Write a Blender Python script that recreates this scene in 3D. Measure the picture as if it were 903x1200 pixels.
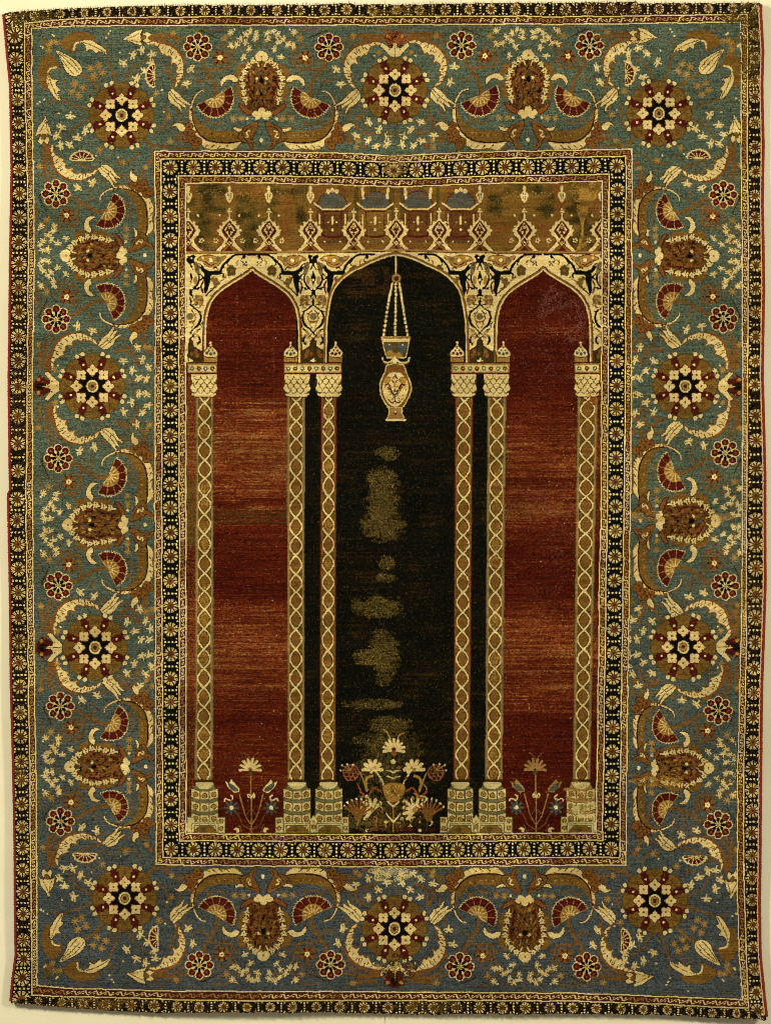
import bpy, math, random
import numpy as np
from mathutils import Vector

# ------------------------------------------------------------------ scene, camera, world, lamps
for o in list(bpy.data.objects):
    bpy.data.objects.remove(o)
SC = bpy.context.scene
PX = 0.0015                     # metres per pixel-sized unit of the weaving plan (rug about 1.32 x 1.77 m)
PW, PH = 903, 1200              # extent of the drawn plan
ZC = 1.45                       # height of the rug's centre above the floor
def wx(x): return (x - PW / 2) * PX
def wz(y): return ZC - (y - PH / 2) * PX

cam = bpy.data.cameras.new('camera'); camo = bpy.data.objects.new('camera', cam)
SC.collection.objects.link(camo); SC.camera = camo
D = 4.2
camo.location = (0, -D, ZC); camo.rotation_euler = (math.pi / 2, 0, 0)
cam.sensor_fit = 'VERTICAL'; cam.sensor_height = 24
cam.lens = 24 * (D - 0.017) / (PH * PX)
cam.clip_end = 100

W = bpy.data.worlds.new('World'); SC.world = W; W.use_nodes = True
W.node_tree.nodes['Background'].inputs['Color'].default_value = (1, .95, .86, 1)
W.node_tree.nodes['Background'].inputs['Strength'].default_value = 0.27
def lamp(name, loc, target, size, power, col):
    l = bpy.data.lights.new(name, 'AREA'); l.shape = 'SQUARE'; l.size = size; l.energy = power; l.color = col
    o = bpy.data.objects.new(name, l); SC.collection.objects.link(o); o.location = loc
    o.rotation_euler = (Vector(target) - Vector(loc)).to_track_quat('-Z', 'Y').to_euler()
lamp('studio_lamp', (-2.3, -2.6, ZC + 1.3), (0.10, 0, ZC), .45, 130, (1, .95, .84))
lamp('studio_lamp', (2.6, -2.8, ZC + .9), (0, 0, ZC), .6, 98, (1, .95, .84))
SC.view_settings.view_transform = 'Standard'; SC.view_settings.look = 'None'
SC.view_settings.exposure = 0.0; SC.view_settings.gamma = 1
SC.render.engine = 'CYCLES'; SC.cycles.filter_width = .95

rnd = random.Random(7); rng = np.random.default_rng(11)

# ------------------------------------------------------------------ dyes (wool colours) as procedural materials
def lin(c):
    return tuple(((v / 255) / 12.92 if v <= 10 else ((v / 255 + .055) / 1.055) ** 2.4) for v in c)
DYE = {}                         # name -> index
DYES = [                          # name, colour as seen under the lamps, second colour of its uneven dye, grain
 ('teal', (68, 83, 67), (82, 91, 68), .72), ('cream', (220, 197, 130), (194, 164, 94), .24),
 ('ivory', (236, 216, 152), (212, 188, 120), .20), ('ochre', (120, 87, 34), (97, 68, 24), .42),
 ('gold', (166, 126, 54), (140, 102, 38), .30), ('rust', (124, 78, 32), (102, 62, 24), .40),
 ('maroon', (64, 14, 11), (82, 26, 14), .45), ('darkred', (54, 13, 5), (72, 20, 7), .50),
 ('midred', (98, 38, 14), (84, 29, 10), .46), ('brick', (136, 76, 34), (116, 60, 24), .34),
 ('brown', (50, 29, 11), (64, 40, 15), .45), ('black', (9, 10, 6), (15, 15, 9), .6),
 ('olive', (86, 69, 28), (72, 57, 20), .40), ('stone', (206, 188, 122), (180, 162, 94), .28),
 ('slate', (76, 82, 72), (62, 70, 62), .50), ('wine', (78, 30, 15), (58, 24, 11), .45),
 ('tan', (156, 120, 64), (134, 98, 46), .30), ('worn', (94, 78, 33), (72, 60, 23), .60),
 ('pink', (120, 80, 62), (98, 60, 46), .30), ('moss', (58, 50, 20), (46, 37, 14), .45),
 ('duskbrown', (19, 15, 7), (28, 19, 8), .5), ('umber', (98, 62, 26), (78, 46, 18), .55),
 ('stem', (112, 78, 34), (94, 68, 32), .46), ('grey', (108, 100, 62), (90, 84, 52), .34),
]
LIT = 1.35                        # how strongly the lamps light a white surface at the rug
MATS = []
def wool(name, c1, c2, grain):
    m = bpy.data.materials.new('wool_' + name); m.use_nodes = True
    c1, c2 = [tuple(v / LIT for v in lin(c)) for c in (c1, c2)]
    nt = m.node_tree; N = nt.nodes; L = nt.links; bs = N['Principled BSDF']
    bs.inputs['Roughness'].default_value = .95; bs.inputs['Specular IOR Level'].default_value = .03
    tc = N.new('ShaderNodeTexCoord')
    # cloudy unevenness of the dye, drawn out sideways along the wefts (abrash)
    mp = N.new('ShaderNodeMapping'); mp.inputs['Scale'].default_value = (5, 1, 42)
    L.new(tc.outputs['Object'], mp.inputs['Vector'])
    n1 = N.new('ShaderNodeTexNoise'); n1.inputs['Scale'].default_value = 2.2; n1.inputs['Detail'].default_value = 6
    n1.inputs['Roughness'].default_value = .7
    L.new(mp.outputs[0], n1.inputs['Vector'])
    r1 = N.new('ShaderNodeMapRange'); r1.inputs[1].default_value = .36; r1.inputs[2].default_value = .66
    L.new(n1.outputs['Fac'], r1.inputs[0])
    mx = N.new('ShaderNodeMix'); mx.data_type = 'RGBA'
    mx.inputs[6].default_value = (*c1, 1); mx.inputs[7].default_value = (*c2, 1)
    L.new(r1.outputs[0], mx.inputs[0]); last = mx.outputs[2]
    if name == 'teal':        # the border wool was dyed in lots: green-blue lots above, indigo lots below
        sx = N.new('ShaderNodeSeparateXYZ'); L.new(tc.outputs['Object'], sx.inputs[0])
        mp2 = N.new('ShaderNodeMapping'); mp2.inputs['Scale'].default_value = (.8, 1, 14)
        L.new(tc.outputs['Object'], mp2.inputs['Vector'])
        n2 = N.new('ShaderNodeTexNoise'); n2.inputs['Scale'].default_value = 2; n2.inputs['Detail'].default_value = 3
        L.new(mp2.outputs[0], n2.inputs['Vector'])
        ad = N.new('ShaderNodeMath'); ad.operation = 'MULTIPLY_ADD'; ad.inputs[1].default_value = -.7
        L.new(n2.outputs['Fac'], ad.inputs[0]); L.new(sx.outputs['Z'], ad.inputs[2])
        r2 = N.new('ShaderNodeMapRange'); r2.inputs[1].default_value = 1.15; r2.inputs[2].default_value = .35
        L.new(ad.outputs[0], r2.inputs[0])
        m2 = N.new('ShaderNodeMix'); m2.data_type = 'RGBA'
        L.new(r2.outputs[0], m2.inputs[0]); L.new(last, m2.inputs[6]); m2.inputs[7].default_value = (*[v / LIT for v in lin((65, 71, 69))], 1)
        last = m2.outputs[2]
    mpf = N.new('ShaderNodeMapping'); mpf.inputs['Scale'].default_value = (3, 1, 6); L.new(tc.outputs['Object'], mpf.inputs['Vector'])
    nf = N.new('ShaderNodeTexNoise'); nf.inputs['Scale'].default_value = 2.5; nf.inputs['Detail'].default_value = 5; L.new(mpf.outputs[0], nf.inputs['Vector'])
    rf = N.new('ShaderNodeMapRange'); rf.inputs[1].default_value = .35; rf.inputs[2].default_value = .65; rf.inputs[3].default_value = .82; rf.inputs[4].default_value = 1.16
    L.new(nf.outputs['Fac'], rf.inputs[0]); vf = N.new('ShaderNodeVectorMath'); vf.operation = 'SCALE'; L.new(last, vf.inputs[0]); L.new(rf.outputs[0], vf.inputs['Scale']); last = vf.outputs[0]
    # single knots lighter or darker than their neighbours
    sn = N.new('ShaderNodeVectorMath'); sn.operation = 'SNAP'; sn.inputs[1].default_value = (PX * 1.3, 10, PX * 1.0)
    L.new(tc.outputs['Object'], sn.inputs[0])
    wn = N.new('ShaderNodeTexWhiteNoise'); wn.noise_dimensions = '3D'; L.new(sn.outputs[0], wn.inputs['Vector'])
    fine = N.new('ShaderNodeTexNoise'); fine.inputs['Scale'].default_value = 260; fine.inputs['Detail'].default_value = 2
    L.new(tc.outputs['Object'], fine.inputs['Vector'])
    sm = N.new('ShaderNodeMath'); sm.operation = 'ADD'; L.new(wn.outputs['Value'], sm.inputs[0]); L.new(fine.outputs['Fac'], sm.inputs[1])
    rg = N.new('ShaderNodeMapRange'); rg.inputs[1].default_value = .3; rg.inputs[2].default_value = 1.7
    rg.inputs[3].default_value = 1 - grain * 1.15; rg.inputs[4].default_value = 1 + grain * 1.15
    L.new(sm.outputs[0], rg.inputs[0])
    mp3 = N.new('ShaderNodeMapping'); mp3.inputs['Scale'].default_value = (22, 1, 520); L.new(tc.outputs['Object'], mp3.inputs['Vector'])
    n3 = N.new('ShaderNodeTexNoise'); n3.inputs['Scale'].default_value = 1; n3.inputs['Detail'].default_value = 3; L.new(mp3.outputs[0], n3.inputs['Vector'])
    r3 = N.new('ShaderNodeMapRange'); r3.inputs[1].default_value = .3; r3.inputs[2].default_value = .7; r3.inputs[3].default_value = 1 - grain * .55; r3.inputs[4].default_value = 1 + grain * .55
    L.new(n3.outputs['Fac'], r3.inputs[0])
    ml = N.new('ShaderNodeMath'); ml.operation = 'MULTIPLY'; L.new(rg.outputs[0], ml.inputs[0]); L.new(r3.outputs[0], ml.inputs[1])
    vm = N.new('ShaderNodeVectorMath'); vm.operation = 'SCALE'; L.new(last, vm.inputs[0]); L.new(ml.outputs[0], vm.inputs['Scale'])
    L.new(vm.outputs[0], bs.inputs['Base Color'])
    wv = N.new('ShaderNodeTexWave'); wv.bands_direction = 'Z'; wv.inputs['Scale'].default_value = 1 / (PX * 1.7) / 6.28 * 3.1
    wv.inputs['Distortion'].default_value = 1.4; L.new(tc.outputs['Object'], wv.inputs['Vector'])
    bp = N.new('ShaderNodeBump'); bp.inputs['Strength'].default_value = .25; bp.inputs['Distance'].default_value = .0006
    L.new(wv.outputs['Fac'], bp.inputs['Height']); L.new(bp.outputs[0], bs.inputs['Normal'])
    return m
for i, (nm, a, b, g) in enumerate(DYES):
    DYE[nm] = i; MATS.append(wool(nm, a, b, g))

# ------------------------------------------------------------------ knot grid: which dye and which part every knot belongs to
S = 1.5
GW, GH = int(PW * S), int(PH * S)
X, Y = np.meshgrid((np.arange(GW) + .5) / S, (np.arange(GH) + .5) / S)      # plan position of each knot
col = np.full((GH, GW), -1, np.int16); pid = np.full((GH, GW), -1, np.int16)
PARTS = []                                                     # (name, parent part index or None)
def part(name, parent=None):
    PARTS.append((name, parent)); return len(PARTS) - 1
cur = [0]; clip = [None]
def noise(sx, sy, seed, shape=None):
    """smooth value noise over the knot grid, features sx by sy plan units"""
    r = np.random.default_rng(seed)
    gw, gh = int(PW / sx) + 3, int(PH / sy) + 3
    g = r.random((gh, gw)); u = X[0] / sx; v = Y[:, 0] / sy
    i = u.astype(int); j = v.astype(int); fu = u - i; fv = v - j
    fu = fu * fu * (3 - 2 * fu); fv = (fv * fv * (3 - 2 * fv))[:, None]
    h = g[:, i] * (1 - fu) + g[:, i + 1] * fu
    return h[j] * (1 - fv) + h[j + 1] * fv

def put(sl, m, dye):
    if clip[0] is not None: m = m & clip[0][sl]
    if dye is not None: col[sl][m] = DYE[dye]
    if cur[0] is not None: pid[sl][m] = cur[0]
def box(x0, y0, x1, y1, pad=1):
    return (slice(max(0, int((y0 - pad) * S)), max(0, min(GH, int((y1 + pad) * S) + 2))),
            slice(max(0, int((x0 - pad) * S)), max(0, min(GW, int((x1 + pad) * S) + 2))))
def smooth(p, n=4, closed=True):
    p = np.asarray(p, float); k = len(p)
    if k < 3: return p
    q = p if closed else np.vstack([2 * p[0] - p[1], p, 2 * p[-1] - p[-2]])
    out = []
    rngi = range(k) if closed else range(k - 1)
    for i in rngi:
        if closed: a, b, c, d = q[(i - 1) % k], q[i], q[(i + 1) % k], q[(i + 2) % k]
        else: a, b, c, d = q[i], q[i + 1], q[i + 2], q[i + 3]
        for t in np.arange(n) / n:
            out.append(.5 * ((2 * b) + (c - a) * t + (2 * a - 5 * b + 4 * c - d) * t * t + (3 * b - a - 3 * c + d) * t ** 3))
    if not closed: out.append(p[-1])
    return np.array(out)
def _inside(p, sl):
    xs = X[sl]; ys = Y[sl]; m = np.zeros(xs.shape, bool)
    for (x1, y1), (x2, y2) in zip(p, np.roll(p, -1, 0)):
        if y1 == y2: continue
        m ^= ((y1 > ys) != (y2 > ys)) & (xs < (x2 - x1) * (ys - y1) / (y2 - y1) + x1)
    return m
IDT = lambda p: np.asarray(p, float)
def fill(p, dye, T=IDT, sm=True, out=None, ow=1.0):
    p = np.asarray(p, float)
    if sm: p = smooth(p, 3)
    p = T(p); x0, y0 = p.min(0); x1, y1 = p.max(0)
    sl = box(x0, y0, x1, y1)
    put(sl, _inside(p, sl), dye)
    if out: stroke(np.vstack([p, p[:1]]), ow, out, sm=False)
def stroke(p, w, dye, T=IDT, sm=True, w2=None, dash=None):
    p = np.asarray(p, float)
    if sm: p = smooth(p, 4, False)
    p = T(p); n = len(p); w2 = w if w2 is None else w2
    for i in range(n - 1):
        (ax, ay), (bx, by) = p[i], p[i + 1]
        if dash and (i // dash) % 2: continue
        r = .5 * (w + (w2 - w) * i / max(1, n - 1))
        sl = box(min(ax, bx) - r, min(ay, by) - r, max(ax, bx) + r, max(ay, by) + r, .6)
        xs = X[sl]; ys = Y[sl]; dx, dy = bx - ax, by - ay; q = dx * dx + dy * dy + 1e-9
        t = np.clip(((xs - ax) * dx + (ys - ay) * dy) / q, 0, 1)
        put(sl, (xs - ax - t * dx) ** 2 + (ys - ay - t * dy) ** 2 <= max(r, .42) ** 2, dye)
def disc(c, r, dye, T=IDT, out=None, ow=1.0, ry=None):
    """round spot: centre goes through T, radius stays in plan units"""
    x, y = T(np.array([c], float))[0]; ry = ry or r
    if out:
        sl = box(x - r - ow, y - ry - ow, x + r + ow, y + ry + ow)
        put(sl, ((X[sl] - x) / (r + ow)) ** 2 + ((Y[sl] - y) / (ry + ow)) ** 2 <= 1, out)
    sl = box(x - r, y - ry, x + r, y + ry)
    put(sl, ((X[sl] - x) / r) ** 2 + ((Y[sl] - y) / ry) ** 2 <= 1, dye)
def grid(x0, y0, sc):                                          # plan traced at scale sc from corner x0,y0
    return lambda p: np.asarray(p, float) / sc + np.array([x0, y0])

# ------------------------------------------------------------------ the frame lines: every border line wanders as hand weaving does
def pl(*pts):
    a = np.array(pts, float); return a[:, 0], a[:, 1]
LT = [pl((0, 3), (16, 5), (60, 9), (100, 13), (200, 14.5), (300, 13), (440, 11), (548, 12.5), (574, 13), (579, 10.5), (680, 12), (800, 13.5), (900, 16), (1000, 18), (1120, 19), (1150, 15), (1200, 10)),
      pl((0, 28), (50, 28), (200, 31), (300, 32.5), (600, 29.8), (900, 34), (1100, 36), (1200, 37)),
      pl((0, 38), (200, 40), (300, 41.5), (440, 39), (680, 40), (900, 43), (1000, 44), (1200, 44.5)),
      pl((0, 180.5), (177, 180.5), (300, 182), (440, 181), (680, 181), (900, 182), (1200, 183.3)),
      pl((0, 190), (200, 190), (600, 190.6), (900, 191.5), (1200, 193)),
      pl((0, 208.5), (600, 209), (1200, 210)), pl((0, 218.5), (600, 218.6), (1200, 219.5))]
r0 = [(0, 704.5), (220, 704.5), (460, 703.5), (600, 702.5), (700, 701), (800, 699.5), (960, 697.5), (1200, 697)]
def sh(d0, d1): return pl(*[(y, x + d0 + (d1 - d0) * y / 1200) for y, x in r0])
RT = [pl((0, 890.5), (16, 890.5), (60, 893), (100, 892), (170, 894), (240, 892.6), (340, 894), (440, 892.5), (560, 895.5), (680, 896), (800, 891.5), (900, 890.5), (1060, 889), (1120, 890), (1200, 897.5)),
      pl((0, 875.6), (300, 877.4), (600, 875.3), (800, 874), (900, 871.5), (1000, 871.5), (1100, 874), (1200, 877.5)),
      pl((0, 866), (240, 868), (460, 869), (680, 868), (800, 865), (900, 862.4), (1000, 862.4), (1100, 863.4), (1165, 868), (1200, 869)),
      sh(36.5, 36.5), sh(27.5, 27.2), sh(9.6, 9.3), sh(0, 0)]
TT = [pl((0, 16), (30, 13), (100, 9.5), (200, 6), (300, 6), (410, 4), (415, 5.5), (500, 5), (660, 3.2), (745, 1.8), (748, 4), (903, 3.2)),
      pl((0, 27), (30, 26.5), (60, 23), (100, 20.5), (200, 19.3), (300, 18.6), (640, 18.4), (760, 17.5), (903, 15.5)),
      pl((0, 35), (38, 34.5), (80, 32), (240, 30.6), (440, 30.2), (560, 29.6), (760, 28.3), (903, 26.5)),
      pl((0, 177.5), (181, 176.5), (300, 176), (400, 178), (460, 181.3), (560, 177), (741, 174), (903, 174)),
      pl((0, 187.5), (200, 187.3), (300, 186.5), (400, 188), (462, 191), (560, 187), (740, 184), (903, 184)),
      pl((0, 206), (300, 204.8), (400, 206), (462, 209), (560, 205.5), (720, 203), (903, 203)),
      pl((0, 216), (300, 214.8), (400, 217), (462, 220), (560, 216), (704, 213.5), (903, 213.5))]
BT = [pl((0, 1175), (11, 1176), (60, 1179.5), (120, 1184.5), (180, 1187), (300, 1186), (390, 1187), (440, 1189), (520, 1189.5), (660, 1188), (800, 1190), (860, 1193), (903, 1194.5)),
      pl((0, 1166), (37, 1167.5), (100, 1170), (240, 1173.4), (440, 1174), (680, 1174.5), (800, 1179), (870, 1182), (903, 1183)),
      pl((0, 1154), (44, 1154.6), (90, 1158), (180, 1160.5), (440, 1161.5), (560, 1163), (680, 1163.4), (740, 1165.5), (868, 1170), (903, 1171)),
      pl((0, 1013.5), (183, 1014), (440, 1017), (500, 1016.5), (733, 1015), (903, 1014)),
      pl((0, 1003.5), (200, 1004), (440, 1006.5), (560, 1005), (733, 1004), (903, 1004)),
      pl((0, 986), (200, 986), (440, 987.5), (700, 986), (903, 986)),
      pl((0, 976), (200, 976), (440, 977.5), (700, 975.6), (903, 975.6))]
wob = [(noise(16, 22, 40 + k) - .5) * 1.1 for k in range(4)]
FL = [np.interp(Y, *LT[k]) + wob[0] for k in range(7)]; FR = [np.interp(Y, *RT[k]) + wob[1] for k in range(7)]
FT = [np.interp(X, *TT[k]) + wob[2] for k in range(7)]; FB = [np.interp(X, *BT[k]) + wob[3] for k in range(7)]
# the outermost line is frayed a little top and bottom
FT[0] = FT[0] + (noise(3, 40, 3) - .5) * 1.6; FB[0] = FB[0] + (noise(3, 40, 4) - .5) * 2.2
INS = [(X > FL[k]) & (X < FR[k]) & (Y > FT[k]) & (Y < FB[k]) for k in range(7)]

P_outer = part('outer_border_band'); P_str1 = part('guard_stripe'); P_main = part('floral_border')
P_str2 = part('guard_stripe'); P_inner = part('inner_border_band'); P_str3 = part('guard_stripe'); P_field = part('niche_field')
for k, (p, d) in enumerate([(P_outer, 'black'), (P_str1, 'wine'), (P_main, 'teal'), (P_str2, 'wine'), (P_inner, 'black'), (P_str3, 'wine'), (P_field, 'darkred')]):
    pid[INS[k]] = p; col[INS[k]] = DYE[d]

def band(k):
    """side, distance across 0..1 (from outside) and run coordinate for the band between line k and k+1"""
    m = INS[k] & ~INS[k + 1]
    d = np.stack([(X - FL[k]) / (FL[k + 1] - FL[k]), (FR[k] - X) / (FR[k] - FR[k + 1]),
                  (Y - FT[k]) / (FT[k + 1] - FT[k]), (FB[k] - Y) / (FB[k] - FB[k + 1])])
    side = d.argmin(0); return m, side, d.min(0)
def setm(m, dye): col[m] = DYE[dye]

# guard stripes: cream lines and a running scroll between
for k, seed in ((1, 5), (3, 6), (5, 7)):
    m, side, t = band(k)
    wpx = np.where(side == 0, FL[k + 1] - FL[k], np.where(side == 1, FR[k] - FR[k + 1], np.where(side == 2, FT[k + 1] - FT[k], FB[k] - FB[k + 1])))
    d = t * wpx; s = np.where(side < 2, Y, X); per = np.where(side < 2, 11.4, 13.6)
    s = s + (noise(40, 40, seed) - .5) * 5
    ph = (s / per) % 1.0; q = d - wpx / 2
    pw = (ph - .06 * q) % 1.0; sn = np.sin(2 * math.pi * pw)
    wave = np.abs(q - 2.1 * sn) < .50 + .28 * np.abs(np.cos(2 * math.pi * pw))
    hook = (((pw - .25) * per * .8) ** 2 + (q + .7) ** 2 < .8) | (((pw - .75) * per * .8) ** 2 + (q - .7) ** 2 < .8)
    setm(m & (wave | hook), 'cream')
    setm(m & ((d < 2.3) | (d > wpx - 2.3)), 'brown')
    setm(m & ((np.abs(d - 1.0) < .68) | (np.abs(d - wpx + 1.0) < .68)), 'cream'); setm(m & ((np.abs(d - 1.0) < .68) | (np.abs(d - wpx + 1.0) < .68)) & (rng.random(X.shape) < .45), 'ivory')
    setm(m & (wave | hook) & (noise(30, 30, seed + 20) > .55), 'tan')

def centres(a, b, n, seed, j=.8):
    r = random.Random(seed); return [a + (b - a) * i / n + (r.uniform(-j, j) if 0 < i < n else 0) for i in range(n + 1)]
def rosette_band(k, cs, seed, worn=0):
    m, side, t = band(k)
    for sd in range(4):
        c = np.array(cs[sd]); mm = m & (side == sd)
        run = Y if sd < 2 else X
        a = [FL, FR, FT, FB][sd][k]; b = [FL, FR, FT, FB][sd][k + 1]
        mid = (a + b) / 2; across = (X if sd < 2 else Y) - mid; wid = np.abs(b - a)
        i = np.clip(np.round(np.interp(run, c, np.arange(len(c)))), 0, len(c) - 1).astype(int)
        ds = run - c[i]
        r = np.hypot(ds, across); ang = np.arctan2(across, ds)
        R = wid * .47
        npet = 10
        pf = np.abs(((ang / (2 * math.pi) * npet + .25 * (i % 2)) % 1) - .5) * 2          # 0 at petal axis .. 1 between
        pet = (r < R * (1.0 - .22 * pf ** 2)) & (r > R * .42) & (pf < .30 + .40 * (r / R)) & ~((pf < .16) & (r > R * .78))
        cen = r < R * (.50 - .08 * pf)
        setm(mm & pet, 'cream'); 
        alt = ((i * 7 + sd * 3) % 5)
        setm(mm & cen & (alt < 3), 'umber'); setm(mm & cen & (alt == 3), 'ochre'); setm(mm & cen & (alt == 4), 'rust')
        setm(mm & (r < R * .16), 'brown')
        # columns of four dots between the rosettes, two small dots on either side
        j = np.clip(np.floor(np.interp(run, c, np.arange(len(c)))), 0, len(c) - 2).astype(int)
        half = (c[j] + c[j + 1]) / 2; dd = run - half
        for q in (-.345, -.115, .115, .345):
            setm(mm & ((dd / 1.2) ** 2 + ((across - q * wid) / (wid * .064)) ** 2 < 1), 'ivory')
        for q in (-1, 1):
            for e in (-.40, .40):
                setm(mm & (np.abs(dd - q * 3.8) < .9) & (np.abs(across - e * wid) < .8), 'cream')
outerL = [20, 42, 70, 95, 117, 143.5, 172.8, 199.3, 227, 254.5, 283.8, 309, 337, 365.6, 394, 422.5, 453, 487.8, 519.7, 552, 585, 610, 638, 667, 694.5, 723.8, 751.7, 777, 805, 835.4, 863.3, 892.6, 914.5, 942.5, 969, 994, 1019.5, 1045.5, 1071, 1102, 1124, 1146, 1172]
outerR = [10, 40, 68, 95, 113, 143, 172, 201, 229, 255, 281, 311, 338, 366, 395, 423, 451, 487, 516, 549, 581, 610, 638, 666, 697, 724, 753, 783, 812, 841, 870, 900, 926, 950, 976, 1003, 1029, 1055, 1084, 1110, 1136, 1163, 1184]
rosette_band(0, [outerL, outerR, centres(14, 886, 31, 1, 1.6), centres(16, 890, 32, 2, 1.6)], 1)
rosette_band(4, [centres(196, 994.6, 28, 3), centres(194, 994.5, 28, 4), centres(200, 722, 20, 5), centres(200.7, 716, 20, 6)], 2)

# ------------------------------------------------------------------ the floral border
clip[0] = INS[2] & ~INS[3]
class use:
    def __init__(s, p): s.p = p
    def __enter__(s): s.o = cur[0]; cur[0] = s.p
    def __exit__(s, *a): cur[0] = s.o
cur[0] = P_main
K = 3.7625
def pol(c, r, a): return (c[0] + r * math.cos(a), c[1] + r * math.sin(a))
def star(c, r, dye, T=IDT, n=7):
    cx, cy = T(np.array([c], float))[0]; o = rnd.random()
    for i in range(n):
        stroke([(cx, cy), pol((cx, cy), r, 2 * math.pi * (i + o) / n)], 1.25, dye, sm=False)
    disc((cx, cy), r * .45, dye)
def fleur(c, T=IDT, dye='cream', s=1.0, rot=None):
    cx, cy = T(np.array([c], float))[0]; r0 = rnd.uniform(0, 6.28) if rot is None else rot; s *= 1.12
    for a, l, cu in ((0, 4.3, 0), (1.15, 4.6, .7), (-1.15, 4.6, -.7), (2.35, 3.6, -.8), (-2.35, 3.6, .8)):
        p0 = (cx, cy); p1 = pol(p0, l * s * .6, r0 + a); p2 = pol(p1, l * s * .45, r0 + a + cu)
        stroke([p0, p1, p2], 1.75 * s, dye, sm=False, w2=.95 * s)
    disc((cx, cy), 1.35 * s, dye)
def big_rosette(cx, cy, seed):
    p = part('rosette', P_main)
    with use(p):
        c = (cx, cy); e = math.pi / 4
        for i in range(8): disc(pol(c, 27.6, i * e), 11.0, 'ochre', out='olive', ow=.5)
        disc(c, 23, 'ochre')
        for i in range(8): stroke([pol(c, 20, i * e + .02), pol(c, 30, i * e - .02)], 1.2, 'rust', sm=False)
        for i in range(8):                          # darker sprig inside each lobe
            q = pol(c, 31, i * e)
            for s in (-.35, 0, .35): stroke([pol(c, 28, i * e), pol(c, 33.5, i * e + s * .35)], .9, 'olive', sm=False)
            stroke([pol(c, 36.8, i * e - .26), pol(c, 38.2, i * e), pol(c, 36.8, i * e + .26)], 1, 'olive')
        for i in range(8):
            a = (i + .5) * e
            fill([pol(c, 10, a - .3), pol(c, 22, a - .15), pol(c, 27, a - .13), pol(c, 31.5, a - .15), pol(c, 33, a - .09), pol(c, 37, a - .13), pol(c, 35.5, a),
                  pol(c, 37, a + .13), pol(c, 33, a + .09), pol(c, 31.5, a + .15), pol(c, 27, a + .13), pol(c, 22, a + .15), pol(c, 10, a + .3)], 'maroon', sm=False, out='brown', ow=.8)
            disc(pol(c, 27.3, a), 1.35, 'ivory')
            for s in (-.088, .088): disc(pol(c, 39.4, a + s), 2.55, 'cream', out='brown', ow=.6)
        disc(c, 17.5, 'black')
        for i in range(8):
            q = pol(c, 18.7, i * e); a = i * e
            for r_, dy in ((1.0, 'maroon'), (0, 'cream')):
                for b in range(4): disc(pol(q, 3.5, a + b * math.pi / 2), 2.9 + r_, dy)
                fill([pol(q, 7.3 + r_, a + b * math.pi / 4) if b % 2 == 0 else pol(q, 4.2 + r_, a + b * math.pi / 4) for b in range(8)], dy, sm=False)
            disc(q, 1.2, 'olive')
        disc(c, 6.9, 'cream', out='black', ow=1.1, ry=7.6); disc(c, 5.0, 'olive', ry=5.6); disc(c, 4.2, 'tan', ry=4.7); disc(c, 2.3, 'brown')

def round_flower(c, T, R=17.2):
    c = tuple(T(np.array([c], float))[0]); p = part('round_flower', P_main); e = math.pi / 4
    with use(p):
        disc(c, R * .78, 'tan')
        for i in range(8): disc(pol(c, R * .70, i * e), R * .30, 'cream')
        for i in range(8):
            q = pol(c, R * .70, i * e); disc(q, R * .238, 'maroon'); disc(q, R * .07, 'brick')
        disc(c, R * .51, 'cream')
        for i in range(8):
            a = i * e + 0
            fill([pol(c, R * .10, a), pol(c, R * .32, a - .34), pol(c, R * .50, a - .2), pol(c, R * .50, a + .2), pol(c, R * .32, a + .34)], 'black', sm=False)
        disc(c, 1.5, 'gold')
def star_flower(c, T, R=8.6, a0=.5):
    c = tuple(T(np.array([c], float))[0])
    for i in range(6): disc(pol(c, R * .62, a0 + i * math.pi / 3), R * .40, 'ochre' if i % 2 else 'rust')
    for i in range(6): stroke([c, pol(c, R * .9, a0 + (i + .5) * math.pi / 3)], 1.7, 'maroon', sm=False, w2=1)
    for i in range(5): disc(pol(c, 1.9, i * 1.257), 1.4, 'ivory')
    disc(c, 1.1, 'gold')
def fan(pc, T, a0, a1, r1=12.2, r2=22.6):
    """carnation: built in the half-unit's local frame, so it turns with it"""
    p = part('carnation', P_main)
    with use(p):
        arc = lambda r, n=22, z=0: [pol(pc, r * (1 + (z if i % 2 else 0)), a0 + (a1 - a0) * i / n) for i in range(n + 1)]
        fill(arc(r2 + .8, 44, .07) + [pc], 'cream', T, sm=False)
        fill(arc(r2 - .35, 44, .075) + [pc], 'maroon', T, sm=False)
        for i in range(7):
            a = a0 + (a1 - a0) * (i + .5) / 7; disc(pol(pc, r2 * .74, a), .9, 'midred', T)
        fill(arc(r1 + .55, 22, .04) + [pc], 'tan', T, sm=False)
        fill(arc(r1, 22, .03) + [pc], 'gold', T, sm=False)
        for i in range(8):
            a = a0 + (a1 - a0) * i / 7; stroke([pol(pc, 3, a), pol(pc, r1, a)], .7, 'cream', T, sm=False); stroke([pol(pc, r1, a), pol(pc, r2, a)], .7, 'tan', T, sm=False)
        for i in range(7):
            a = a0 + (a1 - a0) * (i + .5) / 7; stroke([pol(pc, 7, a), pol(pc, r1 - 1.5, a)], .9, 'ochre', T, sm=False)

def fP(p): p = np.asarray(p, float); return np.stack([(p[:, 0] - 378) / 9.03, 98.3 - (50 + p[:, 1] / 9.03)], 1)
def fQ(p): p = np.asarray(p, float); return np.stack([(345 + p[:, 0] / 6.94) - 306.4, 98.3 - (20 + p[:, 1] / 6.94)], 1)
def f2(p): p = np.asarray(p, float); return np.stack([(p[:, 0] - 327) / K, 98.3 - p[:, 1] / K], 1)

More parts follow.
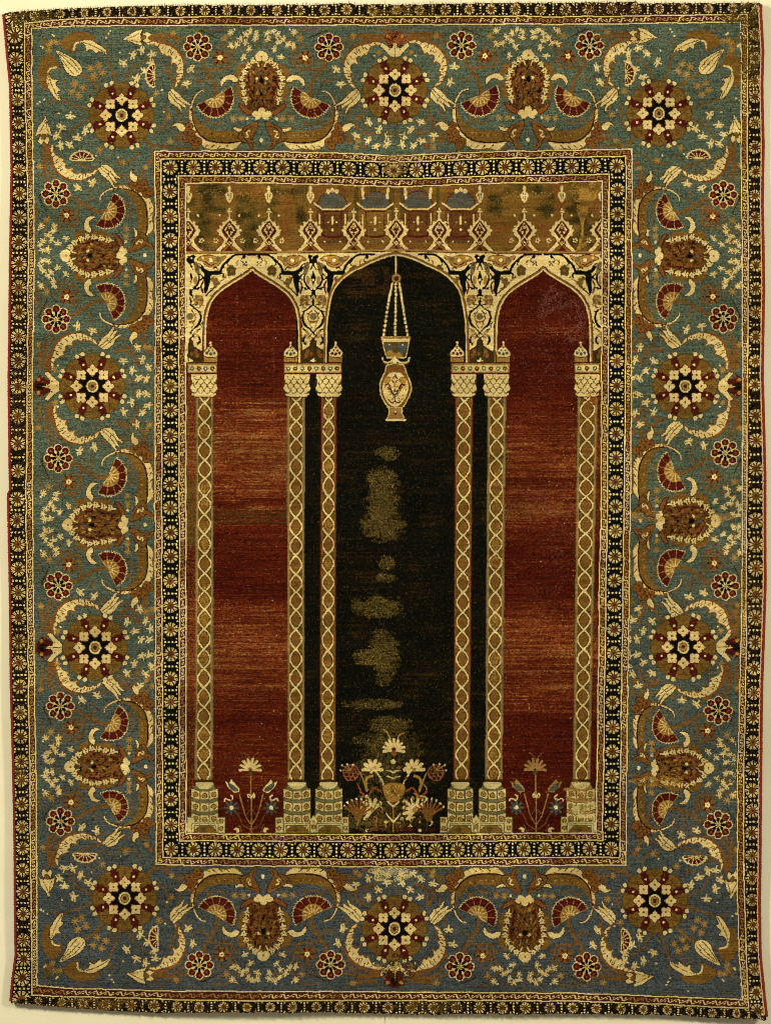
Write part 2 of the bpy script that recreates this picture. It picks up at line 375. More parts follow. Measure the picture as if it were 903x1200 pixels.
def frame(cx, cy, side, k, mir, ko=1.0):
    def T(p):
        p = np.asarray(p, float); a = p[:, 0] * k * mir; o = np.where(p[:, 1] < -25, -25 + (p[:, 1] + 25) * ko, p[:, 1])
        if side == 'T': return np.stack([cx + a, cy - o], 1)
        if side == 'B': return np.stack([cx + a, cy + o], 1)
        if side == 'L': return np.stack([cx - o, cy + a], 1)
        return np.stack([cx + o, cy + a], 1)
    return T

def leaf(poly, T, f, rib=None, edge='rust', dye='cream', nm='curved_leaf', slits=()):
    p = part(nm, P_main)
    with use(p):
        q = f(poly); fill(q, dye, T, out=edge, ow=1.2)
        if rib: stroke(f(rib), 1.0, 'brown', T)
        for s in slits: stroke(f(s), 1.0, 'brown', T, sm=False)
    return p

def half_unit(T, first):
    TP = lambda p: T(fP(p)); TQ = lambda p: T(fQ(p)); T2 = lambda p: T(f2(p))
    # stems
    stroke([(130, 650), (118, 600), (150, 520), (205, 440), (240, 390), (225, 345)], 5.0, 'stem', TQ, w2=3.2)
    stroke([(215, 430), (150, 425), (60, 420), (0, 400), (-40, 350)], 3.0, 'stem', TQ, w2=1.6)
    stroke([(205, 495), (250, 530), (320, 508)], 2.2, 'stem', TQ, w2=1.2)
    stroke([(165, 800), (200, 845), (245, 880)], 3.2, 'stem', TQ, w2=1.4)
    stroke([(280, 130), (250, 110), (160, 150), (110, 170)], 2.2, 'brown', TQ, w2=1)
    stroke([(470, 260), (478, 300), (530, 300), (565, 270)], 2.8, 'stem', T2, w2=1.6)
    stroke([(470, 270), (450, 210), (415, 165)], 1.8, 'stem', T2)
    stroke([(345, 180), (400, 170), (460, 190), (480, 230)], 1.5, 'stem', T2)
    stroke([(700, 200), (760, 160), (850, 165)], 2.6, 'stem', T2, w2=3.6)
    stroke([(720, 480), (712, 520), (690, 560)], 1.6, 'stem', T2)
    stroke([(560, 730), (552, 810), (585, 890), (660, 950)], 3.0, 'stem', TQ, w2=1.6)
    stroke([(400, 190), (470, 150), (600, 140), (720, 150)], 2.6, 'stem', TQ)
    stroke([(60, 395), (20, 330), (20, 260), (60, 225), (110, 240)], 2.2, 'stem', TQ, w2=1.4)
    stroke([(390, 560), (420, 600), (400, 640)], 1.8, 'stem', TQ); stroke([(410, 935), (460, 960), (470, 1010)], 2.0, 'stem', TQ)
    stroke([(-30, 180), (10, 120), (60, 90), (150, 85)], 1.8, 'stem', TQ); stroke([(60, 840), (110, 870), (170, 860), (215, 820)], 2.2, 'stem', TQ, w2=1.2)
    fill([(425, 960), (455, 975), (450, 1010), (420, 1000)], 'stem', TQ); star((515, 1005), 3.2, 'gold', TQ); star((560, 1050), 2.8, 'brick', TQ)
    # sprigs
    for q in ((355, 172), (352, 148), (378, 138), (398, 152), (402, 186), (424, 172), (444, 196), (468, 200), (385, 215), (412, 252)): fleur(q, T2, s=.82)
    star((497, 166), 4.2, 'gold', T2); star((470, 142), 3.6, 'cream', T2); disc((452, 130), 1.1, 'ivory', T2)
    fleur((340, 420), TQ, rot=None, s=1.05); fleur((375, 540), TQ, s=1.05)
    star_flower((88, 330), TQ)
    # palmette half
    # arm: ochre lining, black line, cream serrated leaf, thin curling tail
    a = part('curved_leaf', P_main)
    with use(a):
        fill([(-80, 945), (0, 925), (100, 925), (200, 905), (262, 860), (302, 800), (322, 730), (338, 740), (334, 830), (300, 920), (220, 990), (100, 1018), (-80, 1018)], 'ochre', TQ)
        for q in ((0, 960), (60, 968), (110, 962), (195, 945)): disc(q, 1.0, 'gold', TQ)
        fill([(-95, 1008), (-20, 1024), (100, 1024), (200, 1004), (275, 945), (312, 880), (326, 800), (326, 738), (350, 738), (356, 800), (345, 870), (318, 935), (268, 990), (232, 1052), (150, 1078), (60, 1066), (-10, 1080), (-55, 1060)], 'cream', TQ, out='rust', ow=1.0)
        for q in range(9): stroke([(-60 + q * 30, 950 - (q > 6) * 14), (-48 + q * 30, 966 - (q > 6) * 10)], .9, rnd.choice(['olive', 'rust', 'gold', 'brown']), TQ, sm=False)
        stroke([(-95, 1008), (0, 1018), (120, 1015), (210, 990), (280, 930), (318, 850), (328, 745)], 1.2, 'black', TQ)
        for x, y in ((20, 1040), (85, 1045), (140, 1040), (195, 1040), (245, 1000)): stroke([(x, y), (x + 26, y + 22)], 1.1, 'brown', TQ, sm=False)
        for x, y in ((300, 935), (322, 890), (334, 850), (337, 800), (337, 765)): stroke([(x - 8, y), (x + 12, y - 12)], .9, 'rust', TQ, sm=False)
        stroke([(338, 745), (328, 690), (295, 640), (262, 612), (228, 602)], 3.0, 'maroon', TQ, w2=1.8)
        stroke([(338, 740), (322, 685), (293, 634), (260, 607), (226, 600)], 1.7, 'cream', TQ, w2=1.1)
    b = part('rust_blossom', P_main)
    with use(b):
        for q in ((352, 888), (372, 930), (330, 945), (372, 990), (325, 1000), (275, 1010), (300, 1045)): disc(q, 4.2, 'rust', TQ, out='brown', ow=.7)
        for q in ((352, 888), (372, 930), (330, 945), (372, 990), (325, 1000), (275, 1010), (300, 1045)): disc(q, 1.0, 'brown', TQ)
    stroke([(310, 1060), (305, 1090)], 1.6, 'ochre', TQ)
    c = part('bud', P_main)
    with use(c): fill([(383, 900), (408, 870), (450, 856), (488, 872), (496, 898), (476, 884), (458, 894), (440, 922), (402, 930)], 'cream', TQ, out='brown', ow=.7)
    t = part('tulip', P_main)
    with use(t):
        fill([(502, 578), (440, 620), (398, 668), (340, 708), (300, 706), (345, 722), (385, 706), (372, 748), (392, 740), (432, 712), (408, 772), (414, 788), (452, 734), (502, 706), (537, 664), (536, 616)], 'cream', TQ, sm=False, out='brown', ow=.7)
        stroke([(512, 600), (452, 664), (385, 712)], 1, 'olive', TQ); stroke([(526, 618), (470, 684), (425, 722)], 1, 'olive', TQ)
        for q in ((435, 655), (462, 668), (480, 690)): disc(q, .8, 'brown', TQ)
    # crescent leaf beside the rosette
    stroke([(735, 178), (640, 182), (560, 200), (480, 245), (420, 305), (392, 370)], 4.2, 'rust', TQ, w2=2.0)
    leaf([(500, 578), (455, 560), (422, 505), (398, 440), (405, 370), (430, 310), (480, 255), (540, 226), (600, 214), (650, 198), (712, 208), (715, 224), (655, 226), (612, 256), (585, 312), (565, 300), (545, 322), (520, 318), (502, 340), (515, 392), (484, 372), (452, 408), (470, 450), (452, 460), (470, 505), (462, 520), (490, 555)], TQ, IDT,
         slits=(((485, 280), (503, 302)), ((425, 365), (442, 385)), ((570, 242), (590, 262)), ((424, 430), (446, 440)), ((436, 480), (456, 486)), ((520, 262), (535, 292)), ((455, 318), (470, 340)), ((600, 214), (622, 240)), ((640, 202), (660, 222)), ((545, 224), (560, 262)), ((500, 246), (512, 290)), ((410, 340), (440, 352)), ((400, 402), (432, 412)), ((404, 455), (440, 462)), ((418, 500), (450, 508)), ((440, 535), (470, 540))))
    # fan and its flower
    fan((135 / 6.94 + 345 - 306.4, 98.3 - 20 - 652 / 6.94), T, math.radians(-22), math.radians(-212))
    with use(None): pass
    round_flower((280, 243), TQ)
    star((600, 803), 3.6, 'gold', TP); star((692, 803), 3.6, 'gold', TP); disc((537, 803), 1.7, 'cream', TP)

def palmette(Ts):
    p = part('palmette', P_main)
    with use(p):
        for T in Ts:
            TP = lambda q, T=T: T(fP(q))
            fill([(540, 270), (565, 235), (610, 232), (655, 265), (668, 330), (640, 365), (600, 340)], 'ochre', TP, out='rust', ow=.8)
            fill([(590, 400), (640, 430), (664, 500), (645, 570), (600, 620), (590, 540)], 'ochre', TP, out='rust', ow=.8)
            fill([(470, 740), (520, 700), (580, 670), (630, 640), (618, 690), (560, 745), (510, 768)], 'rust', TP, out='maroon', ow=1)
            fill([(378, 165), (450, 188), (522, 250), (562, 330), (578, 400), (574, 500), (570, 600), (545, 668), (480, 722), (378, 740)], 'umber', TP, out='brown', ow=.7)
            for q in ((400, 250), (470, 240), (440, 330), (510, 330), (480, 430), (540, 440), (410, 480), (455, 520), (505, 560), (430, 580), (545, 600), (480, 620), (410, 680), (450, 710), (500, 680)): stroke([q, (q[0] + 14, q[1] + 26)], 1.7, 'brown', TP, sm=False)
        for T in Ts:
            TP = lambda q, T=T: T(fP(q))
            for a_, b_, w, dd in (((400, 285), (440, 300), 3, 'rust'), ((470, 300), (500, 350), 2.6, 'rust'), ((450, 250), (500, 275), 2.2, 'olive'), ((520, 350), (535, 430), 2.4, 'maroon'),
                                  ((470, 400), (500, 450), 2.4, 'rust'), ((430, 470), (412, 540), 2.0, 'ochre'), ((480, 480), (440, 570), 2.2, 'rust'), ((520, 470), (500, 540), 2.6, 'maroon'),
                                  ((440, 600), (475, 560), 2.0, 'ochre'), ((530, 560), (520, 620), 2.2, 'rust'), ((420, 640), (400, 600), 2.4, 'rust'), ((478, 640), (500, 610), 2.2, 'maroon'),
                                  ((460, 690), (440, 655), 2.0, 'ochre'), ((378, 420), (378, 500), 2.4, 'rust'), ((378, 590), (378, 640), 2.0, 'ochre'), ((390, 200), (410, 240), 2.2, 'olive'),
                                  ((460, 350), (450, 330), 2, 'maroon'), ((500, 390), (480, 380), 1.6, 'ochre'), ((545, 480), (548, 520), 1.6, 'ochre')):
                stroke([a_, b_], w, dd, TP, sm=False)
            for q in ((430, 505), (478, 525), (455, 435), (505, 500), (495, 580), (430, 610), (520, 400), (470, 610)): disc(q, 1.0, 'black', TP)
            disc((385, 322), 2.4, 'slate', TP, ry=1.5)
            for k_ in range(70):
                x_, y_ = rnd.uniform(382, 560), rnd.uniform(215, 700)
                if ((x_ - 378) / 190) ** 2 + ((y_ - 440) / 265) ** 2 < 1:
                    stroke([(x_, y_), (x_ + rnd.uniform(-12, 12), y_ + rnd.uniform(8, 22))], rnd.choice([1.2, 1.6, 2.0]), rnd.choice(['brown', 'black', 'rust', 'ochre', 'maroon', 'gold', 'olive', 'brick', 'brown']), TP, sm=False)
            fill([(352, 400), (378, 366), (404, 400), (400, 425), (378, 432)], 'black', TP)
            fill([(410, 372), (432, 366), (450, 384), (428, 400)], 'cream', TP); disc((378, 545), 1.6, 'black', TP); disc((378, 480), 1.5, 'rust', TP)
            # cream leaf ring
            stroke([(452, 190), (425, 212), (408, 250)], 2.0, 'cream', TP, w2=1.2)
            for (x, y), a_, l in (((462, 190), 30, 62), ((515, 232), 48, 66), ((560, 300), 58, 66), ((596, 365), 95, 60), ((592, 430), 100, 74), ((578, 510), 100, 70), ((562, 585), 100, 66)):
                a_ = math.radians(a_); ux, uy = math.cos(a_), math.sin(a_); nx, ny = -uy, ux
                tip = (x + ux * l, y + uy * l)
                stroke([(x, y), tip], 5.2, 'brown', TP, sm=False, w2=2.2)
                stroke([(x, y), (x + ux * l * .55, y + uy * l * .55), tip], 3.1, 'cream', TP, sm=False, w2=1.0)
                for f_, e_ in ((.12, 1), (.12, -1), (.5, 1), (.5, -1)):
                    b_ = (x + ux * l * f_, y + uy * l * f_); stroke([b_, (b_[0] + nx * e_ * 26 - ux * 14, b_[1] + ny * e_ * 26 - uy * 14)], 1.5, 'cream', TP, sm=False, w2=1.0)
                disc((x + ux * 16, y + uy * 16), .8, 'brown', TP)
            fill([(378, 92), (412, 96), (442, 128), (447, 168), (415, 196), (378, 182)], 'cream', TP)
            fill([(378, 690), (412, 700), (420, 735), (442, 718), (478, 735), (484, 765), (455, 782), (452, 806), (420, 814), (395, 798), (378, 775)], 'cream', TP)
            disc((378, 150), 1.2, 'rust', TP)
    for T in Ts:
        TP = lambda q, T=T: T(fP(q))
        c = part('crescent_petal', P_main)
        with use(c): fill([(640, 385), (690, 342), (750, 342), (812, 372), (838, 420), (822, 468), (800, 430), (760, 396), (710, 402), (700, 417), (645, 412)], 'cream', TP, out='brown', ow=.7)
        c = part('crescent_petal', P_main)
        with use(c): fill([(570, 900), (620, 906), (698, 888), (672, 930), (620, 942), (590, 926)], 'cream', TP, out='brown', ow=.7)
    c = part('calyx', P_main)
    with use(c):
        for T in Ts:
            TP = lambda q, T=T: T(fP(q))
            fill([(418, 828), (480, 858), (560, 888), (622, 958), (644, 1002), (600, 1042), (540, 1062), (505, 1112), (450, 1132), (482, 1060), (462, 980), (430, 920)], 'stem', TP, out='brown', ow=1)
            stroke([(440, 850), (478, 920), (498, 990), (495, 1050), (465, 1110)], 3.6, 'rust', TP)
            stroke([(450, 850), (520, 890), (580, 930)], 2.4, 'rust', TP)
            stroke([(512, 930), (536, 938), (544, 962), (524, 985), (548, 1002), (564, 990)], 1.7, 'cream', TP, w2=1.1); stroke([(590, 960), (560, 1020), (530, 1050)], 1.1, 'brown', TP); stroke([(470, 880), (530, 905), (575, 950)], 1.0, 'brown', TP); stroke([(500, 1000), (490, 1060), (470, 1100)], .9, 'brown', TP)
        T = Ts[0]; disc((382, 1028), 1.9, 'ivory', lambda q: T(fP(q)), ry=2.4)

# palmette units: centre, side, scale of the two halves along the run
UN = [(306.4, 98.3, 'T', .947, 1.0), (618.6, 96.5, 'T', .99, .91), (308.5, 1087.6, 'B', .947, 1.0), (614.9, 1090, 'B', .965, .915),
      (109, 299.2, 'L', .915, .948), (111.8, 615.4, 'L', .99, .90), (114.3, 898.6, 'L', .90, .81),
      (803.9, 299.7, 'R', .91, .935), (806, 610.5, 'R', 1.01, .965), (797.4, 900, 'R', .853, .84)]
RO = [(142.7, 135), (462.6, 105.5), (771.4, 132.9), (108.4, 452.6), (111.6, 758.9), (802.5, 452.6), (799.9, 758.3), (146.2, 1052.8), (462, 1088.9), (766.7, 1055.7)]
for cx, cy, sd, ka, kb in UN:
    reach = {'T': 177 - cy, 'B': cy - 1015.5, 'L': 181.2 - cx, 'R': cx - 740}[sd]; ko = (reach - 25) / (78.5 - 25)
    Ts = [frame(cx, cy, sd, ka, -1, ko), frame(cx, cy, sd, kb, 1, ko)]
    for T in Ts: half_unit(T, False)
    palmette(Ts)

# between two units: outward tulip and calyx, inward sprays
def fM(p): p = np.asarray(p, float); return np.stack([(p[:, 1] - 300) / 5.644, (473 - p[:, 0]) / 5.644], 1)
for (cx, cy, sd) in ((462.6, 105.5, 'T'), (462, 1088.9, 'B'), (108.4, 452.6, 'L'), (111.6, 758.9, 'L'), (802.5, 452.6, 'R'), (799.9, 758.3, 'R')):
    tp = part('tulip', P_main); cp = part('calyx', P_main)
    for mir in (-1, 1):
        T = frame(cx, cy, sd, 1, mir); TM = lambda p, T=T: T(fM(p))
        stroke([(125, 420), (122, 500), (108, 590)], 3.4, 'ochre', TM); stroke([(110, 500), (150, 520)], 2, 'rust', TM)
        stroke([(640, 530), (700, 562), (745, 520), (770, 430)], 3.0, 'rust', TM, w2=1.4)
        star((225, 408), 3.3, 'gold', TM); disc((245, 436), 1.1, 'ivory', TM); star((115, 575), 3.3, 'gold', TM)
        for q in ((680, 470), (735, 405), (780, 352), (832, 350), (842, 425), (806, 476), (770, 556)): fleur(q, TM, s=1.0)
        star((850, 556), 3.3, 'gold', TM); star((812, 600), 3.0, 'ochre', TM)
        with use(cp):
            fill([(88, 298), (100, 345), (132, 372), (160, 350), (196, 330), (180, 300)], 'maroon', TM, out='brown', ow=1)
            disc((117, 344), 2.2, 'gold', TM); disc((140, 362), 1.5, 'rust', TM); fill([(96, 298), (118, 322), (150, 318), (165, 298)], 'black', TM)
        with use(tp):
            fill([(258, 300), (252, 332), (214, 362), (182, 398), (152, 388), (176, 358), (196, 334), (190, 316), (134, 304), (150, 297)], 'cream', TM, sm=False, out='brown', ow=.6)
            disc((178, 312), .9, 'brown', TM); disc((205, 335), .9, 'brown', TM)

# the four corners, mirrored about their diagonal
def corner(cx, cy, mx, my):
    def TT_(sw):
        def T(p):
            p = (np.asarray(p, float) - np.array([537, 508])) / K
            if sw: p = p[:, ::-1]
            return np.stack([cx + p[:, 0] * mx, cy + p[:, 1] * my], 1)
        return T
    for sw in (False, True):
        T = TT_(sw)
        stroke([(400, 490), (340, 465), (260, 440), (215, 450)], 3.0, 'stem', T, w2=1.8)
        stroke([(400, 520), (330, 560), (290, 620)], 2.4, 'stem', T, w2=1.3)
        stroke([(640, 610), (680, 640), (790, 655), (850, 650)], 3.4, 'stem', T, w2=1.6)
        stroke([(205, 650), (195, 720), (200, 790)], 2.4, 'stem', T); stroke([(320, 705), (390, 735), (420, 740)], 3, 'stem', T)
        fill([(228, 238), (190, 262), (172, 310), (180, 370), (205, 395), (210, 330), (235, 300), (262, 300)], 'ochre', T, out='rust', ow=.8)
        stroke([(250, 298), (222, 305), (212, 330)], 2, 'cream', T)
        lf = part('curved_leaf', P_main)
        with use(lf):
            fill([(212, 322), (232, 350), (258, 352), (246, 372), (268, 400), (256, 408), (270, 442), (246, 436), (222, 402), (205, 366)], 'cream', T, out='brown', ow=.8)
            stroke([(215, 335), (235, 390), (262, 436)], 1, 'olive', T)
        for q in ((330, 370), (366, 386), (318, 406), (348, 424)): star(q, 4.2, 'gold', T)
        star((215, 200), 3.4, 'gold', T); star((252, 188), 3.4, 'gold', T)
        for q in ((178, 450), (196, 440), (166, 458), (183, 205), (240, 160), (530, 232)): disc(q, 1.2, 'cream', T)
        for q in ((310, 515), (272, 560), (250, 598), (270, 642), (306, 640), (342, 610), (376, 576)): fleur(q, T, s=1.08)
        star((440, 660), 3.8, 'gold', T); disc((425, 686), 1.1, 'ivory', T); star((543, 715), 3.6, 'gold', T); disc((521, 694), 1, 'ivory', T); star((176, 734), 3.4, 'gold', T)
        tp = part('tulip', P_main)
        with use(tp):
            fill([(204, 508), (212, 545), (222, 562), (232, 606), (212, 590), (196, 612), (180, 590), (156, 604), (166, 566), (178, 548), (192, 530)], 'cream', T, sm=False, out='brown', ow=.6)
            stroke([(202, 530), (190, 560), (176, 584)], .9, 'olive', T); stroke([(205, 530), (208, 560), (216, 584)], .9, 'olive', T)
            disc((196, 604), 3.2, 'ochre', T, out='brown', ow=.6); fill([(178, 598), (168, 622), (182, 642), (196, 622), (212, 640), (220, 616), (210, 598), (196, 616)], 'cream', T, sm=False, out='brown', ow=.6)
            disc((190, 610), 2.0, 'ochre', T)
        TF, hf = T, part('carnation', P_main)
        T = (lambda p, TF=TF: TF(np.asarray(p, float) + np.array([0, -52]))) if sw else TF
        with use(hf):
            arc = lambda R, z=0: [(362 + R * math.cos(a) * (1 + (z if i % 2 else 0)), 706 - R * .76 * math.sin(a) * (1 + (z if i % 2 else 0))) for i, a in enumerate(np.linspace(0, math.pi, 17))]
            fill(arc(54, .07), 'cream', T, sm=False); fill(arc(47), 'maroon', T, sm=False)
            for a in np.linspace(.35, 2.8, 6): stroke([(362 + 8 * math.cos(a), 704), (362 + 50 * math.cos(a), 706 - 38 * math.sin(a))], .9, 'cream', T, sm=False)
            stroke([(314, 707), (410, 707)], .9, 'cream', T, sm=False)
    T = TT_(False)
    stroke([(470, 430), (410, 360), (350, 320)], 3.2, 'ochre', T)
    for dx, dy in ((195, 180), (205, 208)): star((dx, dy), 3.0, 'ochre', T)
    tp = part('tulip', P_main)
    with use(tp):
        fill([(246, 222), (300, 244), (346, 274), (364, 308), (352, 332), (320, 336), (290, 312), (272, 268)], 'cream', T, out='brown', ow=.8)
        stroke([(260, 236), (310, 280), (348, 322)], .9, 'olive', T); stroke([(262, 232), (320, 268), (356, 312)], .9, 'olive', T); stroke([(262, 242), (298, 296), (328, 330)], .9, 'olive', T)
        for q in ((318, 292), (300, 272), (335, 290)): disc(q, .8, 'brown', T)
corner(142.7, 135, 1, 1); corner(771.4, 132.9, -1, 1); corner(146.2, 1052.8, 1, -1); corner(766.7, 1055.7, -1, -1)
for i, (cx, cy) in enumerate(RO): big_rosette(cx, cy, i)
# tendrils and small blossoms fill whatever ground is left between the motifs
cur[0] = P_main; tl = DYE['teal']
for k_ in range(2600):
    x, y = rnd.uniform(40, 868), rnd.uniform(32, 1168)
    if k_ % 2: x = rnd.choice([rnd.uniform(42, 180), rnd.uniform(742, 866)])
    b = box(x - 5, y - 5, x + 5, y + 5)
    if (col[b] != tl).any(): continue
    a = rnd.uniform(0, 6.28); t = rnd.random()
    if t < .62:
        c_ = rnd.choice([-1, 1]) * rnd.uniform(.5, 1.1); p_ = [(x, y)]
        for j_ in range(4): p_.append(pol(p_[-1], 3.6, a)); a += c_
        stroke(p_, 1.7, rnd.choice(['stem', 'stem', 'ochre']), w2=.9)
        if rnd.random() < .5: disc(p_[-1], 1.7, rnd.choice(['stem', 'rust']))
    elif t < .80: star((x, y), 3.0, rnd.choice(['gold', 'ochre', 'gold', 'brick']))
    elif t < .88: fleur((x, y), s=.7)
    else: disc((x, y), .9, 'cream')
# worn or repaired patches of the border
def patch(cx, cy, rx, ry, dye, seed, dens=.5, only=None):
    b = box(cx - rx * 1.6, cy - ry * 1.6, cx + rx * 1.6, cy + ry * 1.6); xs = X[b]; ys = Y[b]
    n = noise(7, 5, seed)[b]; n2 = noise(9, 4, seed + 1)[b]
    d = ((xs - cx) / rx) ** 2 + ((ys - cy) / ry) ** 2 + (n - .5) * 1.3
    m = (d < 1) & (rng.random(xs.shape) < dens + (n2 - .5) * .8)
    if only is not None: m &= only[b]
    col[b][m] = DYE[dye]
C2 = clip[0]
for a in ((458, 157, 17, 8, 'worn', 90), (466, 42, 20, 10, 'brick', 91), (458, 1024, 24, 9, 'stone', 92), (62, 1139, 15, 6, 'olive', 93), (756, 605, 28, 6, 'gold', 94), (845, 607, 18, 5, 'tan', 95), (470, 1135, 20, 14, 'brown', 96), (52, 90, 8, 12, 'ochre', 97),
          (770, 916, 30, 7, 'gold', 98), (850, 913, 15, 4, 'olive', 99), (835, 245, 12, 6, 'brick', 100), (860, 880, 6, 40, 'slate', 101)): patch(*a, only=C2, dens=.45)
patch(505, 1181, 40, 8, 'olive', 110, .5, INS[0] & ~INS[1]); patch(40, 25, 34, 14, 'olive', 111, .5, INS[0] & ~INS[1]); patch(868, 50, 30, 45, 'olive', 112, .45, INS[0] & ~INS[2]); patch(700, 12, 50, 7, 'brown', 113, .45, INS[0] & ~INS[1])
patch(480, 14, 40, 8, 'ochre', 114, .4, INS[0] & ~INS[1]); patch(120, 1177, 60, 7, 'ochre', 115, .4, INS[0] & ~INS[1]); patch(462, 193, 16, 14, 'tan', 116, .4, INS[3] & ~INS[6]); patch(24, 905, 8, 10, 'worn', 117, .5, INS[0] & ~INS[1])
m_ = INS[0] & ~INS[1]; bw = noise(50, 50, 160); setm(m_ & (col == DYE['black']) & (rng.random(X.shape) < .55), 'duskbrown'); setm(m_ & (rng.random(X.shape) < .08 + .35 * np.clip(bw - .5, 0, 1)), 'brown'); setm(m_ & (rng.random(X.shape) < .03 + .2 * np.clip(bw - .6, 0, 1)), 'ochre')
m_ = INS[2] & ~INS[3] & (col == DYE['teal']); fw = noise(26, 18, 161) * .6 + noise(7, 3, 162) * .4; setm(m_ & (fw > .70) & (rng.random(X.shape) < .22), 'stem'); setm(m_ & (fw < .30) & (rng.random(X.shape) < .25), 'slate')

# ------------------------------------------------------------------ the niche field
F = INS[6]; clip[0] = F
P_left = part('side_niche', P_field); P_right = part('side_niche', P_field); P_mid = part('centre_niche', P_field)
mL = F & (X < 347); mR = F & (X > 580); mC = F & ~mL & ~mR
pid[mL] = P_left; pid[mR] = P_right; pid[mC] = P_mid
# red wool woven from several dye lots: broad bands across, thin lines of single wefts, worn knots
ys = [290, 330, 376, 384, 392, 440, 470, 486, 502, 520, 540, 560, 584, 589, 596, 604, 618, 640, 668, 700, 710, 735, 760, 790, 812, 832, 840, 870, 900, 980]
vL = [.05, .10, .22, .42, .20, .20, .50, .62, .60, .66, .62, .72, .60, .12, .62, .58, .34, .24, .10, .08, .50, .55, .62, .60, .50, .40, .12, .34, .30, .18]
yr = [290, 330, 376, 390, 396, 404, 440, 470, 492, 520, 546, 560, 580, 600, 620, 650, 700, 712, 735, 765, 790, 815, 835, 845, 880, 980]
vR = [.05, .05, .10, .34, .30, .10, .06, .22, .48, .58, .50, .38, .42, .50, .32, .22, .08, .48, .58, .66, .56, .48, .40, .14, .12, .06]
lv = np.where(X < 450, np.interp(Y + (noise(30, 60, 51) - .5) * 8, ys, vL), np.interp(Y + (noise(30, 60, 52) - .5) * 8, yr, vR))
lv = lv + (noise(60, 1.1, 53) - .5) * .50 + (noise(5, .9, 54) - .5) * .30 + (noise(30, 24, 55) - .5) * .18
q = lv * 1.25 - .04 + (rng.random(X.shape) - .5) * .80
red = mL | mR
setm(red, 'darkred'); setm(red & (q > .40), 'midred'); setm(red & (q > .86), 'brick'); setm(red & (q > 1.17), 'tan')
setm(red & (X < 450) & (np.abs(Y - 606) < 9) & (rng.random(X.shape) < .45), 'moss'); setm(red & (X > 590) & (X < 660) & (np.abs(Y - 598 + (X - 620) * .05) < 10) & (rng.random(X.shape) < .35), 'rust')
setm(red & (X < 229) & (Y > 560) & (Y < 640) & (rng.random(X.shape) < .75), 'olive')
setm(red & (X < 229) & (rng.random(X.shape) < .25), 'rust'); setm(red & (X > 690) & (Y > 440) & (Y < 480) & (rng.random(X.shape) < .2), 'brick')
wearR = noise(8, 7, 60) * .6 + noise(3, 3, 61) * .4
for cx, cy, rx, ry, dn in ((645, 358, 16, 12, .55), (672, 375, 16, 26, .5), (655, 340, 14, 10, .4), (640, 375, 10, 12, .45), (672, 430, 12, 34, .30), (650, 400, 46, 60, .12), (636, 590, 40, 30, .16), (660, 640, 26, 70, .12), (280, 580, 44, 40, .06), (255, 870, 36, 34, .14), (290, 868, 40, 26, .2)):
    d = np.sqrt(((X - cx) / rx) ** 2 + ((Y - cy) / ry) ** 2)
    setm(red & (d < 1.2) & (wearR > .46) & (rng.random(X.shape) < dn * .5 * np.clip(1.4 - d, 0, 1)), 'pink' if cx > 400 else 'midred')
spk = rng.random(X.shape) < .0045 * (.3 + 1.6 * noise(12, 9, 59)); spk |= np.roll(spk, 1, 1) & (rng.random(X.shape) < .5)
setm(red & spk, 'pink'); setm(red & (rng.random(X.shape) < .0008), 'cream'); setm(red & ((np.abs(X - 277 - (Y % 7 > 3)) < .5) | (np.abs(X - 321) < .5)) & (rng.random(X.shape) < .3) & (Y < 560), 'brick')
# black wool
b = (noise(70, 2.0, 63) - .5) * .38 + (noise(22, 18, 64) - .5) * .42 + rng.random(X.shape) * .62
setm(mC, 'black'); setm(mC & (b > .46), 'duskbrown'); setm(mC & (b > .72), 'brown'); setm(mC & (b > .80), 'moss')
setm(mC & (rng.random(X.shape) < .05), 'moss'); setm(mC & (rng.random(X.shape) < .006), 'worn')
setm(mC & (Y > 312) & (Y < 345) & (X > 400) & (X < 456) & (noise(12, 8, 66) > .45) & (rng.random(X.shape) < .5), 'brown')
for cx, cy, rx, ry in ((455, 532, 13, 8), (448, 565, 15, 17), (448, 590, 17, 18), (449, 615, 22, 20), (452, 660, 8, 9), (453, 678, 11, 6), (444, 712, 27, 13), (449, 768, 16, 32), (436, 770, 18, 10), (438, 826, 30, 6), (456, 850, 22, 10), (434, 868, 18, 8), (462, 880, 26, 30), (440, 900, 22, 30), (450, 950, 40, 22)):
    dn = .70 if cy < 862 else .40
    rx *= 1.14; d = ((X - cx) / rx) ** 2 + ((Y - cy) / ry) ** 2 + (noise(6, 4, 67) - .5) * .9 + (noise(16, 2, 68) - .5) * .7
    m = mC & (d < 1.15) & (rng.random(X.shape) < dn * np.clip(1.5 - d, .15, 1))
    setm(m, 'worn'); setm(m & (rng.random(X.shape) < .34), 'moss'); setm(m & (rng.random(X.shape) < .04), 'gold')

